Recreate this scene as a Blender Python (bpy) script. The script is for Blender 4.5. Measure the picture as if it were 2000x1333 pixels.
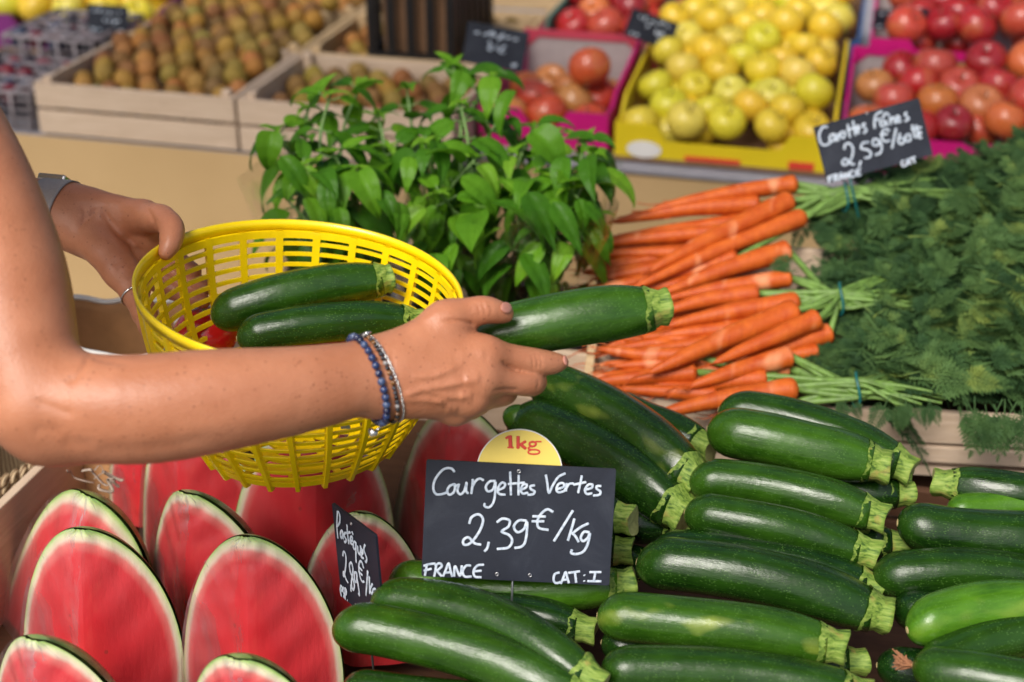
import bpy, bmesh, math, random
import numpy as np
from mathutils import Vector, Matrix

scene = bpy.context.scene
for o in list(bpy.data.objects):
    bpy.data.objects.remove(o)
C = scene.collection

# ------------------------------------------------------------------ camera
PSI, TH, ZC, FOC = math.radians(14.4), math.radians(27.0), 1.62, 2778.0
cf = np.array([-math.sin(PSI) * math.cos(TH), math.cos(PSI) * math.cos(TH), -math.sin(TH)])
cr = np.array([math.cos(PSI), math.sin(PSI), 0.0])
cu = np.cross(cr, cf)
CAM = np.array([0.0, 0.0, ZC])
cam_data = bpy.data.cameras.new("camera")
cam = bpy.data.objects.new("camera", cam_data)
C.objects.link(cam)
M = Matrix.Identity(4)
for i in range(3):
    M[i][0], M[i][1], M[i][2], M[i][3] = cr[i], cu[i], -cf[i], CAM[i]
cam.matrix_world = M
cam_data.lens = 50.0
cam_data.sensor_width = 36.0
cam_data.clip_start = 0.02
cam_data.clip_end = 300.0
cam_data.dof.use_dof = True
cam_data.dof.focus_distance = 1.30
cam_data.dof.aperture_fstop = 3.8
scene.camera = cam

# ------------------------------------------------------------------ light
SUN_EL, SUN_AZ = math.radians(48), math.radians(-165)   # azimuth of the sun measured from +Y towards +X
world = bpy.data.worlds.new("World")
scene.world = world
world.use_nodes = True
wn = world.node_tree
bg = wn.nodes["Background"]
sky = wn.nodes.new("ShaderNodeTexSky")
sky.sky_type = 'NISHITA'
sky.sun_disc = False
sky.sun_elevation = SUN_EL
sky.sun_rotation = SUN_AZ
sky.air_density = 1.0
sky.dust_density = 4.0
sky.ozone_density = 1.0
wn.links.new(sky.outputs[0], bg.inputs[0])
bg.inputs[1].default_value = 0.058
sun_data = bpy.data.lights.new("sun", 'SUN')
sun_data.energy = 1.5
sun_data.angle = math.radians(28)
sun_data.color = (1.0, 0.96, 0.91)
sun = bpy.data.objects.new("sun", sun_data)
C.objects.link(sun)
sdir = Vector((math.sin(SUN_AZ) * math.cos(SUN_EL), math.cos(SUN_AZ) * math.cos(SUN_EL), math.sin(SUN_EL)))
sun.rotation_euler = sdir.to_track_quat('Z', 'Y').to_euler()
scene.view_settings.view_transform = 'Standard'
scene.view_settings.look = 'None'
scene.view_settings.gamma = 1.0
scene.view_settings.exposure = 1.22
scene.cycles.max_bounces = 8
scene.cycles.transparent_max_bounces = 12
scene.cycles.caustics_reflective = False
scene.cycles.caustics_refractive = False

# ------------------------------------------------------------------ helpers
def ray(px, py):
    return cf + (px - 1000) / FOC * cr + (667 - py) / FOC * cu
def P(px, py, d):
    return CAM + d * ray(px, py)
def PZ(px, py, z):
    q = ray(px, py)
    return CAM + (z - ZC) / q[2] * q
def proj(V):
    v = np.asarray(V) - CAM
    d = v @ cf
    return 1000 + FOC * (v @ cr) / d, 667 - FOC * (v @ cu) / d, d
def unit(v):
    v = np.asarray(v, float)
    return v / (np.linalg.norm(v) + 1e-12)
def catmull(pts, n=6, closed=False):
    pts = np.asarray(pts, float)
    if len(pts) < 3 and not closed:
        t = np.linspace(0, 1, n + 1)[:, None]
        return pts[0] * (1 - t) + pts[-1] * t
    if closed:
        ext = np.vstack([pts[-1], pts, pts[0], pts[1]])
        m = len(pts)
    else:
        ext = np.vstack([2 * pts[0] - pts[1], pts, 2 * pts[-1] - pts[-2]])
        m = len(pts) - 1
    out = []
    for i in range(m):
        a, b, c, d = ext[i:i + 4]
        for k in range(n):
            t = k / n
            out.append(0.5 * (2 * b + (c - a) * t + (2 * a - 5 * b + 4 * c - d) * t * t + (3 * b - a - 3 * c + d) * t ** 3))
    if not closed:
        out.append(pts[-1])
    return np.array(out)

class MB:
    def __init__(s):
        s.v = []; s.f = []; s.n = 0; s.tone = []; s.toned = False
    def add(s, V, F, tone=None):
        V = np.asarray(V, float)
        s.tone.append(np.full(len(V), .5 if tone is None else tone, np.float32)); s.toned |= tone is not None
        s.v.append(V)
        k = s.n
        s.f.extend([tuple(i + k for i in f) for f in F])
        s.n += len(V)
        return s
    def box(s, c, size, R=None):
        h = np.array(size, float) / 2
        V = np.array([[x, y, z] for x in (-1, 1) for y in (-1, 1) for z in (-1, 1)]) * h
        if R is not None:
            V = V @ np.asarray(R).T
        F = [(0, 1, 3, 2), (4, 6, 7, 5), (0, 4, 5, 1), (2, 3, 7, 6), (0, 2, 6, 4), (1, 5, 7, 3)]
        return s.add(V + np.array(c), F)
    def beam(s, a, b, w, t, up=(0, 0, 1)):
        # box from a to b, width w along up, thickness t sideways
        a, b = np.array(a, float), np.array(b, float)
        x = unit(b - a); y = unit(np.cross(up, x)); z = np.cross(x, y)
        return s.box((a + b) / 2, (np.linalg.norm(b - a), t, w), np.stack([x, y, z], 1))
    def tube(s, pts, rad, n=8, sx=1.0, sy=1.0, up=None, caps=True, closed=False):
        pts = np.asarray(pts, float)
        m = len(pts)
        rad = np.broadcast_to(np.asarray(rad, float), (m,))
        if closed:
            T = np.roll(pts, -1, 0) - np.roll(pts, 1, 0)
        else:
            T = np.gradient(pts, axis=0)
        T /= np.linalg.norm(T, axis=1)[:, None] + 1e-12
        if up is not None:
            u = np.array(up, float)
            A = np.cross(np.broadcast_to(u, T.shape), T)
            A /= np.linalg.norm(A, axis=1)[:, None] + 1e-12
            B = np.cross(T, A)
        else:
            A = np.zeros_like(T); B = np.zeros_like(T)
            h = np.array([0, 0, 1.0]) if abs(T[0][2]) < .9 else np.array([1.0, 0, 0])
            a = unit(np.cross(h, T[0]))
            for i in range(m):
                a = unit(a - T[i] * (a @ T[i]))
                A[i] = a; B[i] = np.cross(T[i], a)
        ph = np.arange(n) * 2 * math.pi / n
        V = (pts[:, None, :] + rad[:, None, None] * (sx * np.cos(ph)[None, :, None] * A[:, None, :] + sy * np.sin(ph)[None, :, None] * B[:, None, :])).reshape(-1, 3)
        F = []
        for i in range(m if closed else m - 1):
            for j in range(n):
                i2 = (i + 1) % m
                F.append((i * n + j, i * n + (j + 1) % n, i2 * n + (j + 1) % n, i2 * n + j))
        V = list(V)
        if caps and not closed:
            V.append(pts[0] - T[0] * rad[0] * .35 * sx); V.append(pts[-1] + T[-1] * rad[-1] * .35 * sx)
            k = m * n
            for j in range(n):
                F.append((k, (j + 1) % n, j))
                F.append((k + 1, (m - 1) * n + j, (m - 1) * n + (j + 1) % n))
        return s.add(V, F)
    def sphere(s, c, r, nu=12, nv=8, R=None):
        r = np.broadcast_to(np.asarray(r, float), (3,))
        V = [(0, 0, 1.0)]
        for i in range(1, nv):
            t = math.pi * i / nv
            for j in range(nu):
                p = 2 * math.pi * j / nu
                V.append((math.sin(t) * math.cos(p), math.sin(t) * math.sin(p), math.cos(t)))
        V.append((0, 0, -1.0))
        F = []
        for j in range(nu):
            F.append((0, 1 + j, 1 + (j + 1) % nu))
        for i in range(nv - 2):
            for j in range(nu):
                a = 1 + i * nu
                F.append((a + j, a + nu + j, a + nu + (j + 1) % nu, a + (j + 1) % nu))
        k = 1 + (nv - 2) * nu; e = len(V) - 1
        for j in range(nu):
            F.append((k + j, e, k + (j + 1) % nu))
        V = np.array(V) * r
        if R is not None:
            V = V @ np.asarray(R).T
        return s.add(V + np.array(c), F)
    def lathe(s, prof, n=24, M4=None):
        prof = np.asarray(prof, float)   # (radius, z)
        V = []; F = []
        m = len(prof)
        for r, z in prof:
            for j in range(n):
                p = 2 * math.pi * j / n
                V.append((r * math.cos(p), r * math.sin(p), z))
        for i in range(m - 1):
            for j in range(n):
                F.append((i * n + j, i * n + (j + 1) % n, (i + 1) * n + (j + 1) % n, (i + 1) * n + j))
        return s.add(V, F)
    def V(s):
        return np.vstack(s.v)
    def build(s, name, mat, parent=None, smooth=True, bevel=0.0, local=False):
        o = mk(name, s.V(), s.f, mat, parent, smooth, bevel, local)
        if s.toned:
            at = o.data.attributes.new('tone', 'FLOAT', 'POINT'); at.data.foreach_set('value', np.concatenate(s.tone))
        return o

def mk(name, V, F, mat, parent=None, smooth=True, bevel=0.0, local=False):
    """link ONE mesh object; V is in world space unless local (then in the parent's own space)"""
    V = np.asarray(V, float)
    if parent is not None and not local:
        V = V - np.array(parent.location)
    me = bpy.data.meshes.new(name)
    me.from_pydata(V.tolist(), [], [tuple(int(i) for i in f) for f in F])
    me.validate()
    me.materials.append(mat)
    if smooth:
        me.polygons.foreach_set('use_smooth', [True] * len(me.polygons))
    o = bpy.data.objects.new(name, me)
    C.objects.link(o)
    if parent is not None:
        o.parent = parent
    if bevel:
        b = o.modifiers.new('bevel', 'BEVEL'); b.width = bevel; b.segments = 2; b.limit_method = 'ANGLE'
    return o

def tag(o, label, cat, group=None, kind=None):
    o['label'] = label
    o['category'] = cat
    if group: o['group'] = group
    if kind: o['kind'] = kind
    return o
def thing(name, label, cat, loc=(0, 0, 0), group=None):
    o = bpy.data.objects.new(name, None)
    o.empty_display_size = .05
    C.objects.link(o)
    o.location = Vector([float(a) for a in loc])
    return tag(o, label, cat, group)
def structure(o):
    o['kind'] = 'structure'
    return o
def frame(o, origin, x, y, z):
    m = Matrix.Identity(4)
    for i in range(3):
        m[i][0], m[i][1], m[i][2], m[i][3] = x[i], y[i], z[i], origin[i]
    o.matrix_world = m
    return o

# ------------------------------------------------------------------ materials
class NT:
    def __init__(s, name):
        s.m = bpy.data.materials.new(name)
        s.m.use_nodes = True
        s.t = s.m.node_tree
        s.b = s.t.nodes['Principled BSDF']
        s.out = s.t.nodes['Material Output']
    def n(s, typ, **kw):
        nd = s.t.nodes.new('ShaderNode' + typ)
        for k, v in kw.items():
            setattr(nd, k, v)
        return nd
    def l(s, a, b):
        s.t.links.new(a, b)
    def set(s, **kw):
        for k, v in kw.items():
            k = {'color': 'Base Color', 'rough': 'Roughness', 'metal': 'Metallic', 'coat': 'Coat Weight', 'coatr': 'Coat Roughness', 'sss': 'Subsurface Weight', 'sssr': 'Subsurface Radius', 'ssss': 'Subsurface Scale', 'spec': 'Specular IOR Level', 'trans': 'Transmission Weight', 'alpha': 'Alpha', 'sheen': 'Sheen Weight', 'ior': 'IOR'}[k]
            if k == 'Base Color' and len(v) == 3: v = (*v, 1)
            s.b.inputs[k].default_value = v
        return s
    def coords(s, scale=(1, 1, 1), kind='Object'):
        tc = s.n('TexCoord'); mp = s.n('Mapping')
        mp.inputs['Scale'].default_value = scale
        s.l(tc.outputs[kind], mp.inputs[0])
        return mp.outputs[0]
    def noise(s, vec, scale, detail=4, rough=.55, dist=0.0):
        nz = s.n('TexNoise')
        nz.inputs['Scale'].default_value = scale; nz.inputs['Detail'].default_value = detail
        nz.inputs['Roughness'].default_value = rough; nz.inputs['Distortion'].default_value = dist
        s.l(vec, nz.inputs['Vector'])
        return nz.outputs['Fac']
    def ramp(s, fac, stops):
        r = s.n('ValToRGB')
        e = r.color_ramp.elements
        while len(e) < len(stops): e.new(.5)
        for k, (p, c) in enumerate(stops):
            e[k].position = p
            e[k].color = (*c, 1) if len(c) == 3 else c
        s.l(fac, r.inputs[0])
        return r.outputs[0]
    def mix(s, fac, a, b, mode='MIX'):
        m = s.n('Mix', data_type='RGBA', blend_type=mode)
        for sock, v in ((m.inputs[0], fac), (m.inputs[6], a), (m.inputs[7], b)):
            if hasattr(v, 'links') or isinstance(v, bpy.types.NodeSocket): s.l(v, sock)
            elif isinstance(v, (int, float)): sock.default_value = v
            else: sock.default_value = (*v, 1) if len(v) == 3 else v
        return m.outputs[2]
    def math(s, op, a, b=0.0):
        m = s.n('Math', operation=op)
        for sock, v in ((m.inputs[0], a), (m.inputs[1], b)):
            if isinstance(v, bpy.types.NodeSocket): s.l(v, sock)
            else: sock.default_value = v
        return m.outputs[0]
    def bump(s, h, strength=.3, dist=.002, prev=None):
        b = s.n('Bump')
        b.inputs['Strength'].default_value = strength; b.inputs['Distance'].default_value = dist
        s.l(h, b.inputs['Height'])
        if prev is not None: s.l(prev, b.inputs['Normal'])
        s.l(b.outputs[0], s.b.inputs['Normal'])
        return b.outputs[0]
    def base(s, sock):
        s.l(sock, s.b.inputs['Base Color'])
        return s
    def objcol(s):
        oi = s.n('ObjectInfo')
        return oi.outputs['Color']

def simple(name, col, rough=.5, metal=0.0, var=.12, scale=40, bump=.0, coat=0.0, spec=.5):
    t = NT(name).set(rough=rough, metal=metal, coat=coat, spec=spec)
    v = t.coords()
    n = t.noise(v, scale, 5)
    t.base(t.ramp(n, [(.25, tuple(c * (1 - var) for c in col)), (.75, tuple(min(1, c * (1 + var)) for c in col))]))
    if bump: t.bump(n, bump, .002)
    return t.m

MAT = {}
# skin
t = NT('skin').set(rough=.41, sss=.07, sssr=(1.0, .35, .2), ssss=.006, spec=.45)
v = t.coords()
big = t.noise(v, 22, 4, .6)
fine = t.noise(v, 420, 3, .6)
vo = t.n('TexVoronoi'); vo.inputs['Scale'].default_value = 620; t.l(v, vo.inputs['Vector'])
c0 = t.ramp(big, [(.3, (.41, .155, .072)), (.7, (.53, .225, .118))])
c1 = t.mix(t.math('MULTIPLY', fine, .30), c0, (.42, .15, .085))
fr = t.n('TexVoronoi'); fr.inputs['Scale'].default_value = 190; t.l(v, fr.inputs['Vector'])
fn = t.noise(v, 60, 2)
fm = t.math('MULTIPLY', t.math('LESS_THAN', fr.outputs['Distance'], t.math('MULTIPLY', t.noise(v, 300, 1), .34)), t.math('GREATER_THAN', fn, .50))
c2 = t.mix(t.math('MULTIPLY', fm, .5), c1, (.19, .06, .028))
t.base(c2)
h = t.math('ADD', t.math('MULTIPLY', vo.outputs['Distance'], .6), fine)
t.bump(t.math('ADD', h, t.math('MULTIPLY', t.noise(t.coords((1, 1, 1)), 150, 4, .6), 1.2)), .34, .0008)
MAT['skin'] = t.m
MAT['nail'] = NT('fingernail').set(color=(.50, .215, .155), rough=.3, coat=.3, coatr=.1).m
# courgette
t = NT('courgette_skin').set(rough=.3, spec=.42, coat=.0, coatr=.2)
v = t.coords((1, 1, 1)); vs = t.coords((.12, 1, 1))
st = t.noise(vs, 420, 4, .65)
pat = t.noise(t.coords((.45, 1, 1)), 38, 4, .6)
vo = t.n('TexVoronoi'); vo.inputs['Scale'].default_value = 560; t.l(t.coords((.6, 1, 1)), vo.inputs['Vector'])
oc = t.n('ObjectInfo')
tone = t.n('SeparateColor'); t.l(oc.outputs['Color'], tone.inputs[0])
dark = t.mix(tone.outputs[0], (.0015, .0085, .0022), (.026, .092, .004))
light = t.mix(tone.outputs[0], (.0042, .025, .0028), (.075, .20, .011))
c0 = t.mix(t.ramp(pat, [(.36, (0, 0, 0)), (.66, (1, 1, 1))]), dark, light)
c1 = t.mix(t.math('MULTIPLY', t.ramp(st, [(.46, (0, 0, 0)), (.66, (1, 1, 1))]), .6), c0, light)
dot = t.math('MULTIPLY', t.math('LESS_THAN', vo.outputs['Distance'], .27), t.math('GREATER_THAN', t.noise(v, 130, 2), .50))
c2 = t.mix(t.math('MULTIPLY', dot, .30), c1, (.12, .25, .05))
# the yellow rubbed mark some of them carry (green channel of the object colour)
mk_n = t.noise(t.coords((.5, 1, 1)), 30, 2)
mm = t.math('MULTIPLY', t.ramp(mk_n, [(.62, (0, 0, 0)), (.74, (1, 1, 1))]), tone.outputs[1])
c3 = t.mix(t.math('MULTIPLY', mm, .55), c2, (.34, .40, .06))
t.base(c3)
bn = t.math('ADD', t.math('MULTIPLY', st, .7), t.noise(v, 70, 3))
t.bump(t.math('ADD', bn, t.math('MULTIPLY', t.noise(t.coords((.5, 1, 1)), 520, 3, .7), .35)), .24, .0016)
rr = t.ramp(t.noise(v, 55, 4), [(.35, (.10, .10, .10)), (.7, (.32, .32, .32))])
t.l(rr, t.b.inputs['Roughness'])
MAT['courgette'] = t.m
t = NT('courgette_stem').set(rough=.6, spec=.3)
st = t.noise(t.coords((.16, 1, 1)), 330, 4, .6)
c0 = t.ramp(st, [(.34, (.050, .112, .016)), (.50, (.18, .28, .042)), (.70, (.31, .40, .09))])
br = t.noise(t.coords(), 60, 3)
c1 = t.mix(t.ramp(br, [(.6, (0, 0, 0)), (.72, (.7, .7, .7))]), c0, (.34, .25, .07))
t.base(c1); t.bump(st, .5, .002)
MAT['stem'] = t.m
MAT['stemcut'] = simple('courgette_cut_end', (.40, .42, .16), .7, var=.3, scale=200, bump=.4)
MAT['dried'] = simple('dried_blossom', (.30, .13, .06), .9, var=.5, scale=200, bump=.6)
MAT['scar'] = simple('blossom_scar', (.42, .33, .15), .8, var=.3, scale=200)
# watermelon
MR, MA = 0.100, 0.150
t = NT('melon_flesh').set(rough=.33, sss=.05, sssr=(1, .2, .1), ssss=.004, coat=.3, coatr=.12)
tc = t.n('TexCoord')
mp = t.n('Mapping'); mp.inputs['Scale'].default_value = (1 / MR, 1 / MR, 1 / MA); t.l(tc.outputs['Object'], mp.inputs[0])
sx_ = t.n('SeparateXYZ'); t.l(mp.outputs[0], sx_.inputs[0])
hz = t.math('POWER', t.math('ADD', t.math('POWER', t.math('ABSOLUTE', sx_.outputs[0]), 2.0), t.math('POWER', t.math('ABSOLUTE', sx_.outputs[1]), 2.0)), .5)
ln_v = t.math('POWER', t.math('ADD', t.math('POWER', hz, 1.71), t.math('POWER', t.math('ABSOLUTE', sx_.outputs[2]), 2.0)), .5)
v = t.coords()
wob = t.noise(v, 60, 4)
rho = t.math('ADD', ln_v, t.math('MULTIPLY', t.math('SUBTRACT', wob, .5), .035))
c0 = t.ramp(rho, [(.0, (.66, .034, .034)), (.45, (.56, .022, .030)), (.845, (.60, .040, .048)), (.905, (.68, .17, .15)), (.935, (.72, .58, .44)), (.966, (.60, .64, .36)), (.983, (.40, .54, .18)), (1.0, (.20, .36, .09))])
str_ = t.noise(t.coords((1, 1, .25)), 70, 5, .65)
c1 = t.mix(t.math('MULTIPLY', t.ramp(str_, [(.40, (0, 0, 0)), (.66, (1, 1, 1))]), t.math('MULTIPLY', t.math('LESS_THAN', rho, .84), .16)), c0, (.38, .008, .014))
mo = t.noise(t.coords((1, 1, .6)), 24, 3, .6, .5)
c1 = t.mix(t.math('MULTIPLY', t.ramp(mo, [(.52, (0, 0, 0)), (.7, (1, 1, 1))]), t.math('MULTIPLY', t.math('LESS_THAN', rho, .86), .30)), c1, (.78, .11, .085))
vo = t.n('TexVoronoi'); vo.inputs['Scale'].default_value = 34; t.l(v, vo.inputs['Vector'])
sd = t.math('MULTIPLY', t.math('LESS_THAN', vo.outputs['Distance'], .10), t.math('LESS_THAN', rho, .75))
c2 = t.mix(t.math('MULTIPLY', sd, .55), c1, (.20, .03, .02))
t.base(c2)
t.bump(t.math('ADD', str_, t.math('MULTIPLY', wob, .6)), .35, .003)
MAT['flesh'] = t.m
t = NT('melon_rind').set(rough=.35, coat=.2)
v = t.coords((1, 1, .35))
t.base(t.ramp(t.noise(v, 40, 4, .6, 1.0), [(.38, (.03, .09, .018)), (.5, (.12, .24, .05)), (.62, (.26, .38, .10))]))
MAT['rind'] = t.m
# cling film and clear sleeves
def film(name, tint, amount, rough, scale, stretch):
    t = NT(name)
    tr = t.n('BsdfTransparent'); gl = t.n('BsdfGlossy'); ms = t.n('MixShader')
    gl.inputs['Roughness'].default_value = rough
    gl.inputs['Color'].default_value = (*tint, 1)
    v = t.coords(stretch)
    n = t.noise(v, scale, 4, .6, .8)
    b = t.n('Bump'); b.inputs['Strength'].default_value = .5; b.inputs['Distance'].default_value = .003
    t.l(n, b.inputs['Height']); t.l(b.outputs[0], gl.inputs['Normal'])
    lw = t.n('LayerWeight'); lw.inputs['Blend'].default_value = .35
    t.l(b.outputs[0], lw.inputs['Normal'])
    msk = t.ramp(t.noise(t.coords((1, 1, .5)), 11, 3, .6, 1.2), [(.44, (.25, .25, .25)), (.62, (1, 1, 1))])
    f = t.math('MULTIPLY', t.math('ADD', t.math('MULTIPLY', lw.outputs['Fresnel'], amount), .05), msk)
    t.l(f, ms.inputs[0]); t.l(tr.outputs[0], ms.inputs[1]); t.l(gl.outputs[0], ms.inputs[2])
    t.l(ms.outputs[0], t.out.inputs[0])
    return t.m
MAT['film'] = film('cling_film', (.97, .95, 1.0), .50, .36, 30, (1, 1, .4))
MAT['sleeve'] = film('clear_plastic_sleeve', (1, 1, 1), .60, .10, 40, (1, 1, .25))
# carrot
t = NT('carrot_skin').set(rough=.5, spec=.4, sss=.05, sssr=(1, .4, .1), ssss=.004)
v = t.coords()
bands = t.noise(t.coords((1, .12, .12)), 300, 4, .7)
pt = t.noise(v, 55, 3)
c0 = t.ramp(pt, [(.3, (.44, .062, .005)), (.7, (.60, .125, .013))])
c1 = t.mix(t.math('MULTIPLY', t.ramp(bands, [(.52, (0, 0, 0)), (.75, (1, 1, 1))]), .45), c0, (.33, .045, .008))
pale = t.noise(t.coords((1, .5, .5)), 26, 2)
c2 = t.mix(t.ramp(pale, [(.57, (0, 0, 0)), (.68, (.85, .85, .85))]), c1, (.76, .31, .14))
t.base(c2); t.bump(bands, .45, .002)
MAT['carrot'] = t.m
MAT['crown'] = simple('carrot_crown', (.16, .075, .035), .8, var=.5, scale=150, bump=.5)
MAT['stalk'] = simple('carrot_stalk', (.13, .235, .045), .5, var=.45, scale=90)
def leafmat(name, stops, rough, trans, scale, spec=.4):
    t = NT(name).set(rough=rough, spec=spec)
    v = t.coords()
    n = t.noise(v, scale, 4, .6)
    at = t.n('Attribute', attribute_name='tone')
    f = t.math('ADD', t.math('MULTIPLY', n, .45), t.math('MULTIPLY', at.outputs['Fac'], .62))
    col = t.ramp(f, stops)
    t.base(col)
    t.bump(t.noise(v, 260, 3), .35, .0015)
    tl = t.n('BsdfTranslucent'); t.l(col, tl.inputs[0])
    ad = t.n('MixShader'); ad.inputs[0].default_value = trans
    t.l(t.b.outputs[0], ad.inputs[1]); t.l(tl.outputs[0], ad.inputs[2]); t.l(ad.outputs[0], t.out.inputs[0])
    return t.m
MAT['frond'] = leafmat('carrot_frond', [(.15, (.009, .026, .010)), (.45, (.036, .088, .028)), (.72, (.095, .18, .050)), (.92, (.22, .29, .06))], .65, .22, 40, .2)
MAT['basil'] = leafmat('basil_leaf', [(.15, (.020, .085, .006)), (.45, (.065, .205, .010)), (.7, (.14, .34, .016)), (.9, (.26, .46, .04))], .42, .40, 16, .25)
MAT['bstem'] = simple('basil_stem', (.15, .27, .07), .5, var=.25)
MAT['tie'] = simple('green_tie', (.01, .12, .11), .35)
# signs
t = NT('slate_board').set(rough=.55, spec=.35)
v = t.coords()
sm = t.noise(v, 16, 5, .65, .6)
sc = t.noise(t.coords((1, 6, 1)), 160, 4, .7)
c0 = t.ramp(sm, [(.3, (.008, .0105, .019)), (.55, (.014, .018, .030)), (.78, (.034, .040, .054))])
t.base(t.mix(t.math('MULTIPLY', t.ramp(sc, [(.60, (0, 0, 0)), (.78, (1, 1, 1))]), .35), c0, (.055, .065, .085)))
t.bump(sc, .15, .0008)
MAT['slate'] = t.m
t = NT('chalk_ink').set(rough=.8, spec=.2)
n = t.noise(t.coords(), 260, 4, .7)
t.base(t.ramp(n, [(.3, (.32, .39, .48)), (.6, (.60, .67, .75))]))
MAT['chalk'] = t.m
MAT['discyellow'] = simple('yellow_card', (.86, .66, .13), .5, var=.05)
MAT['white'] = simple('white_card', (.78, .76, .72), .5, var=.05)
MAT['redprint'] = simple('red_print', (.70, .055, .03), .5, var=.08)
MAT['steel'] = simple('steel', (.55, .55, .55), .28, 1.0, var=.1)
MAT['silver'] = simple('silver', (.75, .74, .72), .18, 1.0, var=.1, scale=300)
MAT['wire'] = simple('dark_wire', (.10, .11, .11), .35, .6)
# wood / card / cloth
def wood(name, a, b, scale=9):
    t = NT(name).set(rough=.7, spec=.25)
    tc = t.n('TexCoord'); mp = t.n('Mapping'); mp.inputs['Scale'].default_value = (1, 9, 9); t.l(tc.outputs['Object'], mp.inputs[0])
    g = t.noise(mp.outputs[0], scale, 6, .65, 1.2)
    k = t.noise(t.coords(), 7, 3)
    c = t.mix(t.math('MULTIPLY', k, .5), t.ramp(g, [(.3, a), (.7, b)]), tuple(x * .75 for x in a))
    t.base(c); t.bump(g, .3, .002)
    return t.m
MAT['wood'] = wood('pale_poplar', (.54, .40, .28), (.70, .55, .41))
MAT['wood2'] = wood('yellow_pine', (.52, .36, .19), (.68, .51, .30))
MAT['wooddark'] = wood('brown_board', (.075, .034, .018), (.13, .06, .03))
MAT['cardbrown'] = simple('brown_cardboard', (.26, .14, .07), .8, var=.2)
MAT['cardgrey'] = simple('grey_cardboard', (.40, .35, .34), .8, var=.1)
MAT['cardpink'] = simple('pink_printed_card', (.56, .006, .17), .42, var=.15, scale=9)
MAT['cardred'] = simple('rose_printed_card', (.52, .06, .10), .45, var=.15, scale=9)
MAT['cardyellow'] = simple('yellow_printed_card', (.74, .56, .012), .42, var=.08, scale=9)
MAT['cardblue'] = simple('blue_printed_card', (.01, .10, .30), .45, var=.1)
MAT['cardpurple'] = simple('purple_printed_card', (.20, .02, .17), .45, var=.3, scale=9)
t = NT('tan_tablecloth').set(rough=.9, spec=.1)
v = t.coords()
w = t.noise(v, 900, 2); big = t.noise(v, 3, 3)
t.base(t.mix(t.math('MULTIPLY', w, .2), t.ramp(big, [(.3, (.50, .335, .160)), (.7, (.57, .39, .195))]), (.36, .25, .12)))
t.bump(w, .2, .001)
MAT['cloth'] = t.m
MAT['greyedge'] = simple('grey_table_edge', (.30, .29, .32), .6)
MAT['blackplastic'] = simple('black_plastic', (.008, .008, .009), .38, var=.3)
t = NT('yellow_plastic').set(rough=.3, spec=.5, coat=.15, sss=.05, sssr=(1, .7, .1), ssss=.004)
v = t.coords()
t.base(t.ramp(t.noise(v, 30, 4), [(.3, (.86, .60, .002)), (.7, (.95, .70, .003))]))
t.bump(t.noise(v, 120, 3), .12, .001)
MAT['yplastic'] = t.m
MAT['wornrim'] = simple('worn_yellow_plastic', (.90, .70, .12), .5, var=.2, scale=60, bump=.3)
# fruit tinted by the object's own colour
def fruit(name, rough, speck, specc, coat=.2, patch=None, bump=.1):
    t = NT(name).set(rough=rough, coat=coat, coatr=.15)
    v = t.coords()
    col = t.objcol()
    n = t.noise(v, 22, 4, .6)
    c = t.mix(t.math('MULTIPLY', n, .45), col, t.mix(1.0, col, (.70, .58, .5), 'MULTIPLY'))
    if patch:
        pn = t.noise(t.coords((1, 1, .35)), 15, 4, .6, .4)
        c = t.mix(t.ramp(pn, [(.54, (0, 0, 0)), (.70, (.7, .7, .7))]), c, patch)
    vo = t.n('TexVoronoi'); vo.inputs['Scale'].default_value = 260; t.l(v, vo.inputs['Vector'])
    c = t.mix(t.math('MULTIPLY', t.math('LESS_THAN', vo.outputs['Distance'], .22), speck), c, specc)
    t.base(c)
    t.bump(t.noise(v, 180, 3), bump, .001)
    return t.m
MAT['apple_y'] = fruit('yellow_apple_skin', .36, .25, (.35, .25, .05))
MAT['apple_r'] = fruit('red_apple_skin', .3, .3, (.75, .45, .2), .35, (.52, .17, .045))
MAT['kiwi'] = fruit('kiwi_skin', .75, .35, (.12, .06, .02), 0.0, None, .5)
MAT['plum'] = fruit('plum_skin', .4, .1, (.2, .1, .2), .1)
MAT['tomato'] = simple('tomato_skin', (.50, .012, .010), .22, coat=.3)
MAT['fstem'] = simple('fruit_stalk', (.12, .08, .03), .8)
MAT['greencard'] = simple('green_liner', (.10, .22, .17), .6)
MAT['punnet'] = simple('white_punnet', (.30, .26, .27), .45)
MAT['paper'] = simple('kraft_paper', (.42, .21, .085), .8, var=.25, scale=20, bump=.4)
MAT['straw'] = simple('pale_shredded_paper', (.36, .28, .22), .8, var=.3)
t = NT('wicker').set(rough=.65)
w = t.n('TexWave'); w.inputs['Scale'].default_value = 60; w.inputs['Distortion'].default_value = 3; t.l(t.coords(), w.inputs[0])
t.base(t.ramp(w.outputs['Fac'], [(.2, (.20, .12, .06)), (.7, (.46, .34, .20))])); t.bump(w.outputs['Fac'], .6, .003)
MAT['wicker'] = t.m
MAT['strap'] = simple('grey_watch_mesh', (.30, .265, .245), .5, .0, scale=300)
MAT['orange'] = simple('orange_band_lining', (.55, .10, .02), .5)
t = NT('glass_beads').set(rough=.18, coat=.2)
at = t.n('Attribute', attribute_name='bead'); n = t.noise(t.coords(), 330, 4, .6)
t.base(t.mix(t.math('MULTIPLY', t.ramp(n, [(.5, (0, 0, 0)), (.72, (1, 1, 1))]), .25), at.outputs['Color'], (.40, .46, .60)))
MAT['beads'] = t.m
MAT['shirt'] = simple('cream_cotton', (.62, .58, .50), .9, var=.08, bump=.2)
MAT['trousers'] = simple('blue_denim', (.05, .08, .15), .9, var=.2)
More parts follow.
